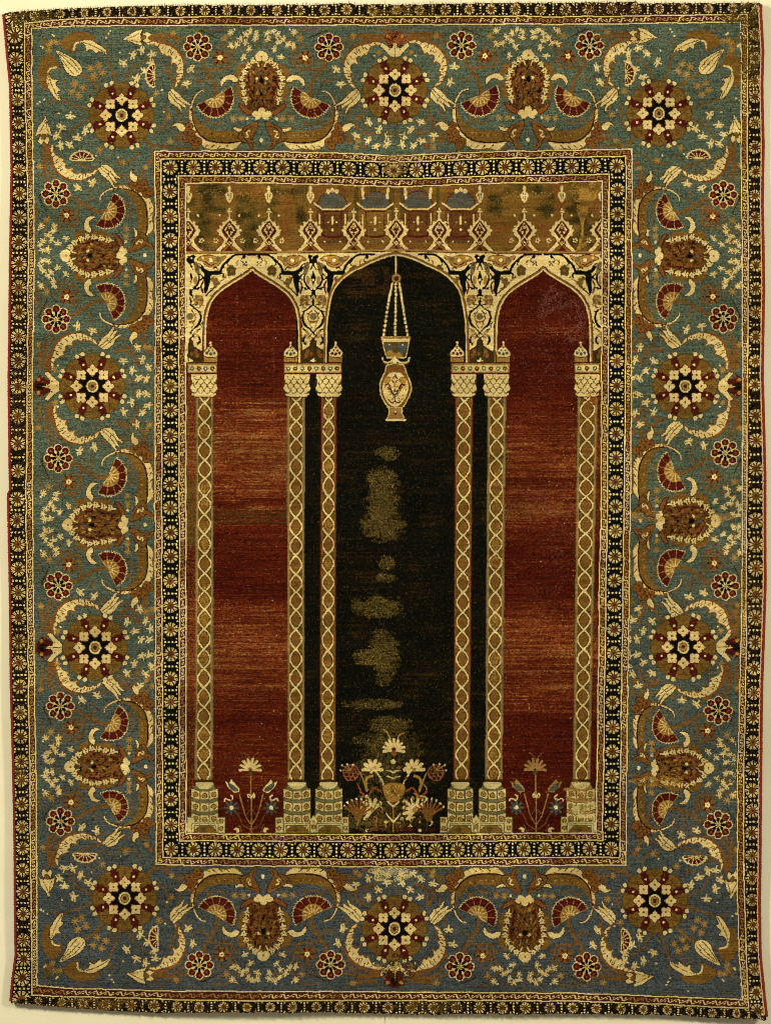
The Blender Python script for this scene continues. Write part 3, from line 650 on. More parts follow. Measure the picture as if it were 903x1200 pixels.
# arches and the spandrel above them
def c4(p): return np.asarray(p, float) / 4.515 + np.array([210, 280])
def mirx(p, ax): p = np.array(p, float); p[:, 0] = 2 * ax - p[:, 0]; return p
half_side = c4([(385, 163), (400, 180), (436, 204), (492, 238), (546, 275), (584, 314), (608, 358), (621, 408), (627, 460), (629, 560), (629, 660)])
half_side[:, 0] -= 295.3
def c5(p): return np.asarray(p, float) / 4.515 + np.array([370, 280])
half_mid = c5([(425, 86), (350, 105), (250, 150), (170, 192), (112, 250), (84, 310), (68, 400), (60, 480), (58, 660)])
half_mid[:, 0] = 464.1 - half_mid[:, 0]
def arch(ax, h, sx=1.0):
    r = smooth(h, 4, False); r = r.copy(); r[:, 0] *= sx
    l = r[::-1].copy(); l[:, 0] *= -1
    p = np.vstack([l, r[1:]]); p[:, 0] += ax; return p
A = [arch(295.3, half_side), arch(464.1, half_mid), arch(636.2, half_side, 1.0)]
P_sp = part('arch_spandrel', P_field); P_par = part('parapet_panel', P_field)
YL = np.interp(X, [215, 300, 400, 464, 530, 705], [295.5, 295.2, 294, 292.6, 294.5, 296])       # line under the parapet
inA = np.zeros(X.shape, bool)
for p in A:
    sl = box(*p.min(0), *p.max(0)); inA[sl] |= _inside(p, sl)
sp = F & ~inA & (Y > YL) & (Y < 425) 
pid[sp] = P_sp; setm(sp, 'cream'); setm(sp & (rng.random(X.shape) < .10), 'ivory')
spc = sp.copy()
cur[0] = P_sp; clip[0] = sp
def tile(ax, sgn):
    """half of the spandrel's scrolling between a column axis and an arch axis; traced left of x=367"""
    T = lambda p: np.stack([ax + sgn * (np.asarray(p, float)[:, 0] - 708) / -4.515, 280 + np.asarray(p, float)[:, 1] / 4.515], 1)
    # traced in c4 coordinates, on the left side of the column axis (708)
    wine = 'maroon'
    stroke([(385, 82), (420, 80), (470, 84), (505, 108), (535, 140), (550, 172), (580, 182), (620, 172), (650, 150)], 2.4, 'black', T, w2=3.2)
    fill([(540, 170), (560, 165), (610, 168), (650, 145), (655, 160), (632, 185), (640, 205), (632, 235), (636, 270), (622, 290), (612, 260), (602, 225), (596, 190), (560, 190), (542, 185)], 'black', T)
    stroke([(545, 178), (532, 188), (536, 205)], 2.2, 'black', T); stroke([(655, 185), (640, 200), (650, 215)], 1.8, 'black', T)
    stroke([(560, 235), (590, 265), (625, 298)], 1.7, 'black', T); stroke([(620, 300), (635, 270)], 1.6, 'black', T)
    disc((422, 100), 1.2, 'black', T); 
    for q in ((412, 122), (428, 122), (412, 138), (428, 138), (420, 130)): disc(q, 1.0, 'black', T)
    disc((422, 92), 2, 'black', T)
    for q in ((478, 160), (502, 160), (480, 180), (500, 182), (490, 150)): disc(q, 3.0, 'olive', T)
    disc((490, 168), 2.0, 'rust', T)
    for q in ((570, 215), (582, 228), (560, 232), (575, 242), (590, 212)): disc(q, 2.3, 'ochre', T)
    disc((574, 228), 1.4, 'grey', T)
    # palmette at the top
    fill([(520, 88), (560, 96), (600, 84), (650, 90), (672, 110), (640, 118), (632, 136), (596, 150), (560, 140), (545, 118), (528, 108)], 'gold', T, out='maroon', ow=.8)
    disc((560, 108), 2.8, 'grey', T); disc((598, 112), 2.4, 'ivory', T, out='maroon', ow=.7); stroke([(570, 128), (600, 138), (630, 120)], 1.2, 'maroon', T); disc((640, 100), 1.6, 'cream', T)
    # black scroll beside the column axis
    stroke([(700, 88), (690, 120), (672, 165), (660, 210), (676, 248), (705, 268)], 1.9, 'black', T, w2=2.4)
    stroke([(708, 130), (694, 160)], 1.6, 'black', T); disc((708, 110), 4.6, 'black', T); disc((700, 100), 1, 'ivory', T); disc((690, 92), 2.4, 'black', T)
    fill([(660, 140), (680, 120), (684, 150), (672, 185), (660, 180)], 'grey', T, out='ochre', ow=.8)
    fill([(708, 165), (694, 205), (708, 250)], 'black', T, sm=False); disc((708, 215), 1.5, 'cream', T)
    stroke([(665, 265), (690, 262), (708, 285), (700, 300)], 2.2, 'black', T); disc((700, 262), 1.2, 'ivory', T); disc((690, 272), 1, 'ivory', T)
    stroke([(645, 255), (668, 258)], 1.5, 'black', T)
    disc((706, 282), 2.0, 'black', T)
    fill([(672, 195), (690, 205), (688, 235), (672, 240)], 'tan', T)
    stroke([(640, 225), (650, 250), (640, 285)], 2.0, 'maroon', T)
    # brown flower
    for i in range(6): disc((665 + 17 * math.cos(i * 1.047), 322 + 19 * math.sin(i * 1.047)), 2.1, 'ochre' if i % 2 else 'tan', T, out='gold', ow=.3)
    disc((665, 322), 1.6, 'grey', T)
    for q in ((650, 330), (690, 300), (640, 350), (700, 330), (655, 360), (690, 365), (520, 205), (600, 300), (640, 320), (530, 150), (505, 120), (460, 120), (700, 470), (660, 430), (692, 540), (672, 545)): disc(q, .9, rnd.choice(['ochre', 'maroon', 'tan', 'olive']), T)
    for p_, w_, d_ in ((((430, 96), (440, 112), (432, 124)), 1.2, 'black'), (((500, 112), (512, 128), (505, 140)), 1.3, 'black'), (((560, 160), (572, 150), (586, 156)), 1.4, 'black'), (((640, 148), (650, 136), (662, 128)), 1.3, 'black'),
                       (((648, 300), (640, 325), (648, 350)), 1.1, 'ochre'), (((700, 355), (688, 345), (676, 350)), 1.1, 'black'), (((652, 345), (660, 362), (676, 366)), 1.1, 'ochre'), (((700, 470), (690, 450), (694, 432)), 1.1, 'rust'),
                       (((676, 392), (684, 402), (680, 414)), 1.3, 'maroon'), (((640, 440), (650, 452), (648, 468)), 1.2, 'black'), (((566, 250), (582, 262), (600, 262)), 1.1, 'ochre'), (((700, 290), (694, 306), (700, 318)), 1.1, 'black'),
                       (((520, 196), (532, 214), (548, 222)), 1.2, 'ochre'), (((450, 110), (462, 122), (458, 136)), 1.1, 'ochre'), (((596, 200), (586, 204), (580, 198)), 1.1, 'black'), (((676, 130), (668, 150), (676, 160)), 1.0, 'maroon')):
        stroke(p_, w_, d_, T)
    # lens scroll
    stroke([(708, 345), (690, 362), (664, 384), (654, 410), (664, 448), (690, 475), (708, 498)], 1.7, 'black', T); stroke([(656, 392), (650, 420), (662, 455), (682, 470)], 2.0, 'black', T)
    stroke([(708, 310), (704, 350)], 1.4, 'black', T); stroke([(650, 385), (664, 378)], 1.6, 'black', T)
    disc((708, 410), 3.4, 'grey', T, out='tan', ow=1); stroke([(686, 395), (680, 420), (692, 440), (700, 436)], 1.5, 'ochre', T); stroke([(700, 380), (688, 390)], 1.4, 'maroon', T); disc((708, 440), 1.6, 'rust', T)
    stroke([(708, 498), (690, 512), (708, 526)], 1.5, 'black', T)
    for q in ((672, 488), (682, 502), (668, 512), (684, 520)): disc(q, 1.8, 'tan', T)
    stroke([(655, 475), (668, 482)], 1.6, 'black', T); stroke([(660, 520), (656, 540), (668, 556)], 2.4, 'black', T)
    # brown mound above the capital
    fill([(712, 528), (694, 545), (690, 565), (668, 580), (640, 598), (618, 612), (600, 660), (712, 660)], 'moss', T, out='brown', ow=.8)
    for q in ((680, 596), (668, 618), (695, 608)): disc(q, 2.8, 'rust', T)
    stroke([(700, 560), (690, 600), (700, 640)], 1.2, 'brown', T); stroke([(655, 605), (660, 635), (640, 645)], 1.2, 'brown', T)
    fill([(712, 628), (704, 638), (690, 645), (712, 650)], 'ivory', T)
for ax, s in ((366.8, 1), (366.8, -1), (222.8, 1), (562.0, 1), (562.0, -1), (709.2, -1)): tile(ax, s)
clip[0] = F & (Y > YL - 1)
for k, p in enumerate(A):
    ol = p.copy(); c = np.array([p[:, 0].mean(), p[:, 1].max()])
    cur[0] = part('arch_outline', P_field)
    def off(d):
        t = np.gradient(p, axis=0); n = np.stack([t[:, 1], -t[:, 0]], 1); n /= np.linalg.norm(n, axis=1, keepdims=True) + 1e-9
        return p + n * d
    sub = [q for q in ((1.2, 'ivory'),)]
    stroke(off(3.9), 1.2, 'maroon' if k != 1 else 'rust', sm=False); stroke(off(2.6), 1.9, 'ochre', sm=False); stroke(off(1.0), 1.5, 'cream', sm=False)
clip[0] = F
# parapet
pm = F & (Y < YL); pid[pm] = P_par; cur[0] = P_par
n1 = noise(16, 30, 71); n2 = noise(9, 7, 72) + (rng.random(X.shape) - .5) * .35
setm(pm, 'ochre'); setm(pm & (n1 * .6 + n2 * .5 > .62), 'olive'); setm(pm & (n1 < .40) & (n2 > .45), 'rust'); setm(pm & (n1 * .5 + n2 * .5 > .70) , 'moss')
setm(pm & (np.hypot(X - 684, (Y - 224) * 1.2) < 17) & (n2 > .42), 'gold'); setm(pm & (np.abs(X - 682) < 4 + 3 * np.sin(Y / 9)) & (Y > 240) & (n2 > .5), 'gold')
setm(pm & (rng.random(X.shape) < .10), 'ochre'); setm(pm & (X > 362) & (X < 566), 'ochre')
setm(pm & (X > 362) & (X < 566) & (rng.random(X.shape) < .3), 'rust')
def fz(x, y=0): return lambda p: np.asarray(p, float) + np.array([x, y])
for i, x in enumerate((389.3, 439.5, 489.5, 539.5)):                 # blue domes on panelled drums
    d = part('dome_motif', P_par); outer_d = i in (0, 3)
    with use(d):
        T = fz(x)
        setm(pm & (np.abs(X - x) < 25) & (Y < 262) & (((X / 7).astype(int) + i) % 3 == 0), 'rust' if outer_d else 'olive')
        fill([(-19, 246), (19, 246), (17, 285), (-17, 285)], 'umber' if i != 1 else 'ochre', T, sm=False)
        stroke([(-11, 247), (-10, 275)], .9, 'maroon', T, sm=False); stroke([(11, 247), (10, 275)], .9, 'maroon', T, sm=False)
        fill([(-17.5, 240), (-14, 231), (-9, 226), (0, 224), (9, 226), (14, 231), (17.5, 240), (11, 245.5), (-11, 245.5)], 'slate', T, out='maroon', ow=.9)
        setm(pm & (np.abs(X - x) < 18) & (Y < 246) & (col == DYE['slate']) & (rng.random(X.shape) < .24), 'stem')
        stroke([(-21, 238), (-12, 245), (12, 245), (21, 238)], 2.1, 'cream', T, sm=False); stroke([(-21, 240.5), (-12, 247.2), (12, 247.2), (21, 240.5)], 1, 'maroon', T, sm=False)
        if outer_d:
            for q in (-5, 0, 5): disc((q, 224 - (q == 0) * 1.5), 2.6, 'cream', T)
            disc((0, 224), 1, 'rust', T)
        else:
            for s in (-1, 1):
                stroke([(s * 15, 221), (s * 14, 232)], 3.2, 'cream', T, w2=2)
                stroke([(s * 9, 222), (s * 6, 228), (0, 231)], 1.2, 'rust', T)
        stroke([(0, 254), (0, 262)], 2.4, 'cream', T, sm=False); disc((0, 269), 1.6, 'cream', T)
        for s in (-1, 1): disc((s * 5, 260), .8, 'ivory', T); stroke([(s * 15, 251), (s * 15, 262)], 1.5, 'cream', T, sm=False)
        stroke([(-14, 274), (-7, 277), (7, 277), (14, 274)], 2.4, 'maroon', T)
        for q in (-9, -5, 0, 5, 9): disc((q, 283), 1.0, 'ivory' if q in (-9, 9) else 'slate', T)
for i, x in enumerate((220.5, 268.7, 314.8, 363.6, 414.3, 464, 514.4, 562, 614.2, 658, 705)):
    f = part('parapet_finial', P_par); T = fz(x, -.6 * (i == 5) + .3); dom = 3 < i < 7
    with use(f):
        hw = [(0, 250), (2, 256), (5.5, 260), (8.5, 262), (9.5, 265), (12.5, 267), (13, 272), (11, 275.5), (8.5, 278), (6.6, 281), (8.4, 285), (13, 290), (18, 294.8), (11.5, 294.8), (6, 289.5), (0, 285)]
        pts = hw + [(-a, b_) for a, b_ in hw[::-1]]
        fill(pts, 'cream', T, sm=False, out='maroon' if True else 'brown', ow=.8)
        inn = [(0, 256.5), (3.2, 261), (7, 265.5), (9.2, 269.5), (7.4, 273.5), (4, 277.5), (4.2, 282), (5, 285), (0, 288.5)]
        fill(inn + [(-a, b_) for a, b_ in inn[::-1]], 'wine', T, sm=False)
        for e_ in ((0, 261, -5.4, 269), (0, 261, 5.4, 269), (-5.4, 269, 4, 282), (5.4, 269, -4, 282), (-4, 282, 0, 287), (4, 282, 0, 287)): stroke([(e_[0], e_[1]), (e_[2], e_[3])], .9, 'cream', T, sm=False)
        disc((0, 266), 1.6, 'cream', T); disc((0, 266), .8, 'maroon', T)
        for q in ((-4, 268), (4, 268), (-2.2, 271.5), (2.2, 271.5), (0, 276), (-3, 280), (3, 280), (0, 283.5)): disc(q, 1.05, 'cream', T)
        stroke([(0, 250), (0, 258)], 1.6, 'cream', T, sm=False, w2=3.0); disc((0, 244.6), 1.3, 'cream', T); stroke([(-2, 247.6), (2, 247.6)], 2.0, 'cream', T, sm=False)
        for q in ((-10.5, 265), (10.5, 265), (-13, 269.5), (13, 269.5), (-11, 274.5), (11, 274.5), (-6.6, 260.5), (6.6, 260.5)): disc(q, 1.5, 'cream', T)
        fill([(-5.5, 294.5), (0, 288), (5.5, 294.5)], 'maroon', T, sm=False)
    if not dom and i not in (3, 7) or i in (3, 7):
        with use(part('hanging_lamp_motif', P_par)):
            fill([(-1.3, 217), (1.3, 217), (2.4, 221), (1.6, 223.5), (5, 227), (3.5, 233), (0, 238), (-3.5, 233), (-5, 227), (-1.6, 223.5), (-2.4, 221)], 'cream', T, out='rust', ow=.6)
            for q in (-1.5, 1.5): stroke([(q, 226), (q * .6, 233)], .9, 'olive', T, sm=False)
    for s in (-1, 1):
        if not (3 <= i <= 7):
            disc((s * 11.5, 252), 1.4, 'cream', T)
            for a in range(5): disc((s * 15.5 + 2.2 * math.cos(a * 1.257), 281.5 + 2.2 * math.sin(a * 1.257)), 1.0, 'cream', T)
            for q in ((13, 226), (16, 229), (20, 225), (10, 224)): disc((s * q[0], q[1]), .9, 'tan', T)
clip[0] = F
col[F & (np.abs(Y - YL) < 1.1)] = DYE['tan']; col[F & (np.abs(Y - YL - 1.6) < .5)] = DYE['brown']

# columns
def lerp(a, b, t): return a + (b - a) * t
COLS = [(229.4, 250.3, 228.2, 249.6, 1), (336.3, 357.2, 336.4, 356.4, 1), (375.6, 394.6, 373.7, 393.4, 0), (532.8, 554.2, 530.6, 550.6, 0), (571.0, 592.6, 568.0, 588.5, 1), (676.2, 700.0, 670.8, 691.0, 1)]
CAPS = [(223.6, 254.4), (332.8, 363), (370.4, 400.4), (528.3, 557.6), (566.2, 596.6), (672.6, 702.5)]
BASES = [(223.6, 256), (332.0, 364), (369, 401), (524, 554.2), (560.5, 592.5), (663.0, 697)]
y0, y1 = 464.5, 916
for i, (a0, b0, a1, b1, redside) in enumerate(COLS):
    cp = part('column', P_field); sh_ = part('column_shaft', P_field)
    PARTS[cp] = ('column_capital', P_field)
    xl = np.interp(Y, [y0, y1], [a0, a1]); xr = np.interp(Y, [y0, y1], [b0, b1])
    m = F & (X > xl) & (X < xr) & (Y > y0) & (Y < y1)
    pid[m] = sh_; gr = noise(30, 14, 80 + i); c = (xl + xr) / 2 + (noise(60, 30, 85) - .5) * 1.0; hw = (xr - xl) / 2
    base = 'olive'
    setm(m, 'olive'); setm(m & (gr > .62), 'ochre'); setm(m & (rng.random(X.shape) < .35), 'ochre')
    per = 22.4; ph = ((Y - 470 + (noise(80, 60, 89) - .5) * 5) / per) % 1.0
    # two straps crossing: lens shapes one above the other
    tri = np.clip(np.abs(ph - .5) * 2, 0, 1); lens = 7.4 * (1 - tri ** 1.7) * hw / 10.5
    ins = np.abs(X - c) < lens
    setm(m & ins, 'ochre'); setm(m & ins & (gr > .5), 'rust' if i % 2 else 'gold') ; setm(m & ins & (gr > .5) & (rng.random(X.shape) < .6), 'ochre')
    setm(m & (np.hypot(X - c, (ph - .5) * per) < 2.8) & (gr < .6), 'rust')
    th = 1.05
    dd = np.abs(np.abs(X - c) - lens) / np.where(tri > .72, 1.35, np.where(tri < .3, 1.0, 1.1))
    st = dd < th
    setm(m & (dd < th + 1.0) & ~st, 'brown'); setm(m & st, 'cream'); setm(m & (tri > .88) & (np.abs(X - c) < 1.7), 'cream')
    setm(m & ((X - xl < 1.1) | (xr - X < 1.1)), 'grey' if redside else 'maroon')
    setm(m & ((np.abs(X - xl - 2.1) < .8) | (np.abs(xr - X - 2.1) < .8)), 'tan' if redside else 'rust')
    setm(m & (Y < y0 + 1.3), 'maroon'); setm(m & (Y > y1 - 2.5), 'brown')
    # capital: honeycomb of little niches, curled edge
    ca, cb = CAPS[i]; cc = (ca + cb) / 2; w = (cb - ca) / 2; cur[0] = cp; T = fz(cc)
    fill([(-w, 438), (w, 438), (w, 444), (w - 1.5, 447), (w, 452), (w + 1.2, 456), (w - 2, 459), (w - .5, 462.5), (w - 4.5, 465), (-w + 4.5, 465), (-w + .5, 462.5), (-w + 2, 459), (-w - 1.2, 456), (-w, 452), (-w + 1.5, 447), (-w, 444)], 'cream', T, sm=False, out='brown', ow=.6)
    for r_ in range(4):
        for q in range(-2, 3):
            x = (q + .5 * (r_ % 2)) * 7.6; yy = 444 + r_ * 5.2
            if abs(x) < w - 1: stroke([(x - 3.8, yy - 3.2), (x - 2.6, yy), (x, yy + 1.6), (x + 2.6, yy), (x + 3.8, yy - 3.2)], .95, 'olive', T, sm=False)
    for q in (-1, 1): disc((q * (w - 3), 449), 1.0, 'rust', T); disc((q * (w - 3), 460), 1.0, 'brown', T)
    # base: three bulging courses of stones with a boss in each, on a plinth
    bp_ = part('column_base', P_field); cur[0] = bp_
    ba, bb = BASES[i]; cc = (ba + bb) / 2; w = (bb - ba) / 2; T = fz(cc)
    fill([(-w + 6, 916), (w - 6, 916), (w - 4, 922), (w, 926), (w, 966), (-w, 966), (-w, 926), (-w + 4, 922)], 'grey' if i != 5 else 'tan', T, sm=False, out='brown', ow=.7)
    fill([(-9.5, 917), (9.5, 917), (9, 921), (5, 924), (0, 924.8), (-5, 924), (-9, 921)], 'stone', T)
    for r_ in range(3):
        yy = 924 + r_ * 14.2
        for q in (-1, 0, 1):
            xa, xb = (-w + .5 + (q + 1) * (2 * w / 3)), (-w - .2 + (q + 2) * (2 * w / 3))
            ya = yy + (2.8 if q == 0 else 0); sl_ = (0, 2.8) if q == -1 else ((2.8, 0) if q == 1 else (0, 0))
            fill([(xa, ya + sl_[0]), (xb, ya + sl_[1]), (xb, ya + 10.2 + sl_[1]), (xa, ya + 10.2 + sl_[0])], 'stone', T, sm=False, out='olive', ow=.6)
            disc(((xa + xb) / 2, ya + 5.4 + max(sl_) / 2), 2.5, 'gold', T, out='brown', ow=.9); disc(((xa + xb) / 2, ya + 5.4 + max(sl_) / 2), .9, 'rust', T)
# entablatures over the capitals, with domed finials
for (a, b_) in ((219, 255), (331.8, 401), (527.8, 597.5), (671.4, 703)):
    e = part('entablature', P_field); cur[0] = e; T = IDT
    fill([(a, 424.8), (b_, 424.8), (b_, 438.4), (a, 438.4)], 'maroon', T, sm=False)
    fill([(a + 1, 426.3), (b_ - 1, 426.3), (b_ - 1, 437), (a + 1, 437)], 'tan', T, sm=False)
    fill([(a + 2.6, 428), (b_ - 2.6, 428), (b_ - 2.6, 435.6), (a + 2.6, 435.6)], 'stone', T, sm=False)
    n = max(2, round((b_ - a - 4) / 8)); st_ = (b_ - a - 4) / n
    for j in range(n):
        q = a + 2 + (j + .5) * st_
        disc((q, 431.8), 2.7, 'maroon' if j % 2 else 'slate', T); disc((q, 431.8), 1.2, 'gold' if j % 2 else 'stone', T)
for j, (x, dye) in enumerate(((246.8, 'slate'), (340.4, 'slate'), (393.2, 'maroon'), (535.4, 'maroon'), (589.4, 'slate'), (680, 'slate'))):
    cur[0] = part('domed_finial', P_field); T = fz(x)
    fill([(-8, 417.5), (8, 417.5), (8, 424.4), (-8, 424.4)], 'tan', T, sm=False, out='brown', ow=.6)
    for q in (-5, -1.6, 1.6, 5): stroke([(q, 419), (q, 424)], .9, 'ochre', T, sm=False)
    fill([(0, 401.5), (2.2, 406), (6, 409.5), (8.4, 413.5), (8, 417), (4, 418.6), (-4, 418.6), (-8, 417), (-8.4, 413.5), (-6, 409.5), (-2.2, 406)], 'cream', T, sm=False, out='brown', ow=.6)
    for q in (-4.3, 0, 4.3): disc((q, 413.8 + (q == 0)), 1.9, dye, T)
    for q in (-2.2, 2.2): disc((q, 410.6), 1.2, dye, T)
    disc((0, 407), 1.5, 'rust', T); disc((0, 401.6), 1.4, 'cream', T)
# plinths under the bases
for (a, b_, cs) in ((219.5, 263.5, (241,)), (323, 408.5, (348.5, 386.5)), (515.5, 600, (539.5, 575.5)), (657, 697.5, (680,))):
    cur[0] = part('plinth', P_field); T = IDT
    fill([(a, 957.5), (a + 8, 957.5), (a + 9, 963), (b_ - 9, 963), (b_ - 8, 957.5), (b_, 957.5), (b_, 976), (a, 976)] if len(cs) > 1 or a < 300 else [(a, 957.5), (a + 8, 957.5), (a + 9, 963), (b_, 963), (b_, 976), (a, 976)], 'stone', T, sm=False, out='grey', ow=.8)
    for e_ in ((a + 4, b_ - 4) if len(cs) > 1 else ((b_ - 4,) if a < 300 else (a + 4,))):
        for yy in (962, 970.5): disc((e_, yy), 2.0, 'gold', T, out='brown', ow=.8)
        stroke([(e_ + (5 if e_ < (a + b_) / 2 else -5), 961), (e_ + (5 if e_ < (a + b_) / 2 else -5), 976)], 1, 'grey', T, sm=False)
    if len(cs) > 1:
        mx_ = sum(cs) / 2; fill([(mx_, 955), (mx_ + 5, 961), (mx_ + 4, 976), (mx_ - 4, 976), (mx_ - 5, 961)], 'stone', T, sm=False, out='grey', ow=.8); disc((mx_, 969), 2.2, 'gold', T, out='brown', ow=.7); disc((mx_, 962.5), 1.3, 'gold', T)
    for c in cs:
        fill([(c - 16, 965), (c + 15, 965), (c + 15, 976), (c - 16, 976)], 'stone', T, sm=False, out='grey', ow=1.1)
        stroke([(c - 13, 975), (c - 13, 967.5), (c + 12, 967.5), (c + 12, 975)], 1, 'grey', T, sm=False)
        fill([(c - 12, 976), (c - 11.5, 971.5), (c - 7, 968.4), (c, 966.8), (c + 7, 968.4), (c + 11, 971.5), (c + 11.5, 976)], 'ochre', T, out='olive', ow=.8)
        disc((c - 2, 972), 3.2, 'olive', T)
patch(684, 930, 20, 14, 'tan', 130, .35, F); patch(686, 950, 18, 10, 'stone', 131, .4, F & (Y > 935)); patch(694, 468, 8, 10, 'brick', 132, .45, F & (X > 670))

# hanging lamp in the middle niche
cur[0] = part('hanging_lamp', P_field); P_lamp = cur[0]
L = grid(430, 290, 5.714)
stroke([(192, 50), (194, 180)], 1.6, 'tan', L, sm=False)
for y in range(60, 180, 14): disc((193, y), 1.2, 'cream', L)
disc((195, 207), 4.9, 'tan', L, out='ochre', ow=.8); disc((195, 207), 3.0, 'brown', L)
for pts in (((168, 245), (140, 380), (112, 585)), ((192, 245), (190, 410), (188, 585)), ((216, 245), (240, 400), (270, 585))):
    s_ = smooth(np.array(pts, float), 10, False)
    stroke(pts, 1.7, 'olive', L)
    n = 15; idx = np.linspace(0, len(s_) - 1, n)
    for t in idx:
        q = s_[int(t)] * (1 - (t % 1)) + s_[min(int(t) + 1, len(s_) - 1)] * (t % 1)
        disc(q, 1.45, 'cream', L, ry=1.9)
cur[0] = P_lamp
fill([(95, 595), (290, 595), (290, 618), (95, 618)], 'cream', L, sm=False, out='rust', ow=.7); stroke([(105, 607), (280, 607)], 1.2, 'maroon', L, sm=False)
fill([(104, 620), (282, 620), (272, 680), (258, 738), (135, 740), (112, 680)], 'olive', L, sm=False, out='cream', ow=1.0)
stroke([(110, 630), (278, 630)], 1.2, 'cream', L, sm=False)
fill([(205, 650), (260, 645), (250, 700), (215, 710)], 'slate', L); fill([(125, 650), (165, 650), (168, 690), (135, 700)], 'slate', L)
fill([(150, 735), (130, 700), (160, 690), (190, 712), (215, 700), (235, 735)], 'gold', L)
for q in ((148, 652), (236, 652)): disc(q, .9, 'ivory', L)
stroke([(102, 742), (112, 765), (150, 770), (185, 750), (225, 770), (268, 768), (282, 742)], 2.0, 'cream', L)
stroke([(104, 755), (115, 776), (155, 778)], 1, 'rust', L); stroke([(220, 778), (265, 778), (284, 760)], 1, 'rust', L)
fill([(185, 728), (205, 755), (185, 792), (162, 755)], 'ivory', L, sm=False)
fill([(140, 785), (240, 785), (262, 840), (292, 910), (294, 960), (270, 1020), (232, 1072), (148, 1072), (105, 1015), (86, 950), (92, 890), (120, 835)], 'ochre', L, out='cream', ow=1.1)
fill([(145, 800), (235, 800), (262, 850), (278, 910), (262, 870), (220, 836), (185, 828), (140, 845), (112, 890), (120, 845)], 'rust', L)
fill([(185, 835), (235, 850), (270, 900), (275, 950), (255, 1005), (222, 1050), (188, 1068), (150, 1050), (118, 1005), (103, 945), (112, 895), (140, 850)], 'cream', L)
for q in ((135, 888), (238, 888)): disc(q, 3.6, 'gold', L, out='ochre', ow=.7)
for i in range(40):
    a = rnd.uniform(0, 6.28); q = (188 + 78 * math.sqrt(rnd.random()) * math.cos(a), 950 + 100 * math.sqrt(rnd.random()) * math.sin(a)); disc(q, .9, rnd.choice(['gold', 'ochre', 'gold', 'rust', 'tan']), L)
stroke([(185, 855), (168, 885), (182, 905)], 1.3, 'maroon', L); stroke([(185, 855), (204, 885), (190, 905)], 1.3, 'maroon', L)
stroke([(118, 925), (145, 918), (160, 955), (186, 988), (210, 955), (228, 918), (255, 925)], 2.0, 'maroon', L); stroke([(140, 935), (170, 985), (186, 1000), (205, 985), (235, 935)], 1.2, 'ochre', L)
fill([(185, 880), (192, 920), (185, 945), (178, 920)], 'gold', L); disc((186, 960), 2, 'slate', L)
stroke([(186, 990), (186, 1030)], 1.2, 'slate', L); stroke([(140, 1015), (165, 1040), (186, 1030), (210, 1040), (238, 1012)], 1.2, 'maroon', L)
fill([(146, 1072), (232, 1072), (232, 1110), (255, 1158), (128, 1158), (148, 1110)], 'tan', L, sm=False, out='cream', ow=.9)
stroke([(125, 1154), (258, 1154)], 1.5, 'ivory', L, sm=False); disc((188, 1110), 2, 'maroon', L); disc((188, 1102), 1, 'cream', L)

# flower sprays standing in the three niches
def burst(c, T, r, a0, a1, n, dye, base='rust', w=2.4, w2=1.6, tip=None):
    x, y = T(np.array([c], float))[0]
    for i in range(n):
        a = math.radians(a0 + (a1 - a0) * i / (n - 1))
        stroke([(x, y), (x + r * math.cos(a), y - r * math.sin(a))], w2, dye, sm=False, w2=w)
        if tip: disc((x + r * 1.08 * math.cos(a), y - r * 1.08 * math.sin(a)), 1.1, tip)
    disc((x, y), r * .22, base)
def spray_side(T, dyes, cream='cream'):
    st = 'rust'
    stroke([(402, 640), (402, 480), (398, 330)], 1.4, 'tan', T, sm=False)
    for s in (-1, 1):
        M = (lambda p, s=s: T(np.stack([402 + s * (np.asarray(p, float)[:, 0] - 402), np.asarray(p, float)[:, 1]], 1)))
        stroke([(402, 600), (430, 560), (452, 490), (468, 430)], 1.3, 'tan', M); stroke([(402, 630), (450, 600), (462, 570), (480, 540)], 1.2, st, M); stroke([(455, 640), (470, 600)], 1.1, st, M)
        fill([(464, 402), (470, 420), (498, 424), (535, 390), (552, 352), (525, 368), (514, 342), (498, 362), (478, 382)], cream, M, sm=False, out='brown', ow=.5)
        fill([(474, 410), (488, 392), (516, 372), (530, 376), (512, 402), (490, 414)], 'slate', M, out='olive', ow=.7)
        for i in range(8): stroke([(512 + 14 * math.cos(i * .785), 506 + 14 * math.sin(i * .785)), (512 + 36 * math.cos(i * .785), 506 + 36 * math.sin(i * .785))], 2.6, 'slate', M, sm=False, w2=4.2)
        disc((512, 506), 2.3, 'ivory', M)
        stroke([(510, 460), (505, 445), (518, 436)], 1.5, 'cream', M); stroke([(520, 465), (545, 455), (552, 470)], 1.5, 'cream', M)
        stroke([(388 + 28, 450), (420, 440), (416, 428), (408, 440), (400, 450)], 1.4, 'cream', M)
        fill([(468, 640), (472, 622), (488, 616), (500, 626), (486, 630), (484, 642)], 'cream', M)
        stroke([(402, 250), (420, 215), (442, 200)], 1.1, 'rust', M)
        stroke([(425, 540), (412, 520)], 1, 'rust', M)
    burst((396, 292), T, 12, -4, 184, 8, cream, 'tan', w=2, w2=3.0); disc((396, 312), 2.8, 'olive', T); disc((396, 296), 1.4, 'maroon', T)
sp_clip = F
for cx, T in ((0, grid(210, 840, 4.753)), (1, lambda p: np.stack([(np.asarray(p, float)[:, 0] - 402) / 4.753 + 628, (np.asarray(p, float)[:, 1]) / 4.753 + 840], 1))):
    cur[0] = part('flower_spray', P_field); spray_side(T, None, 'cream' if cx == 0 else 'tan')
cur[0] = part('flower_spray', P_field); T = grid(380, 840, 5.017)
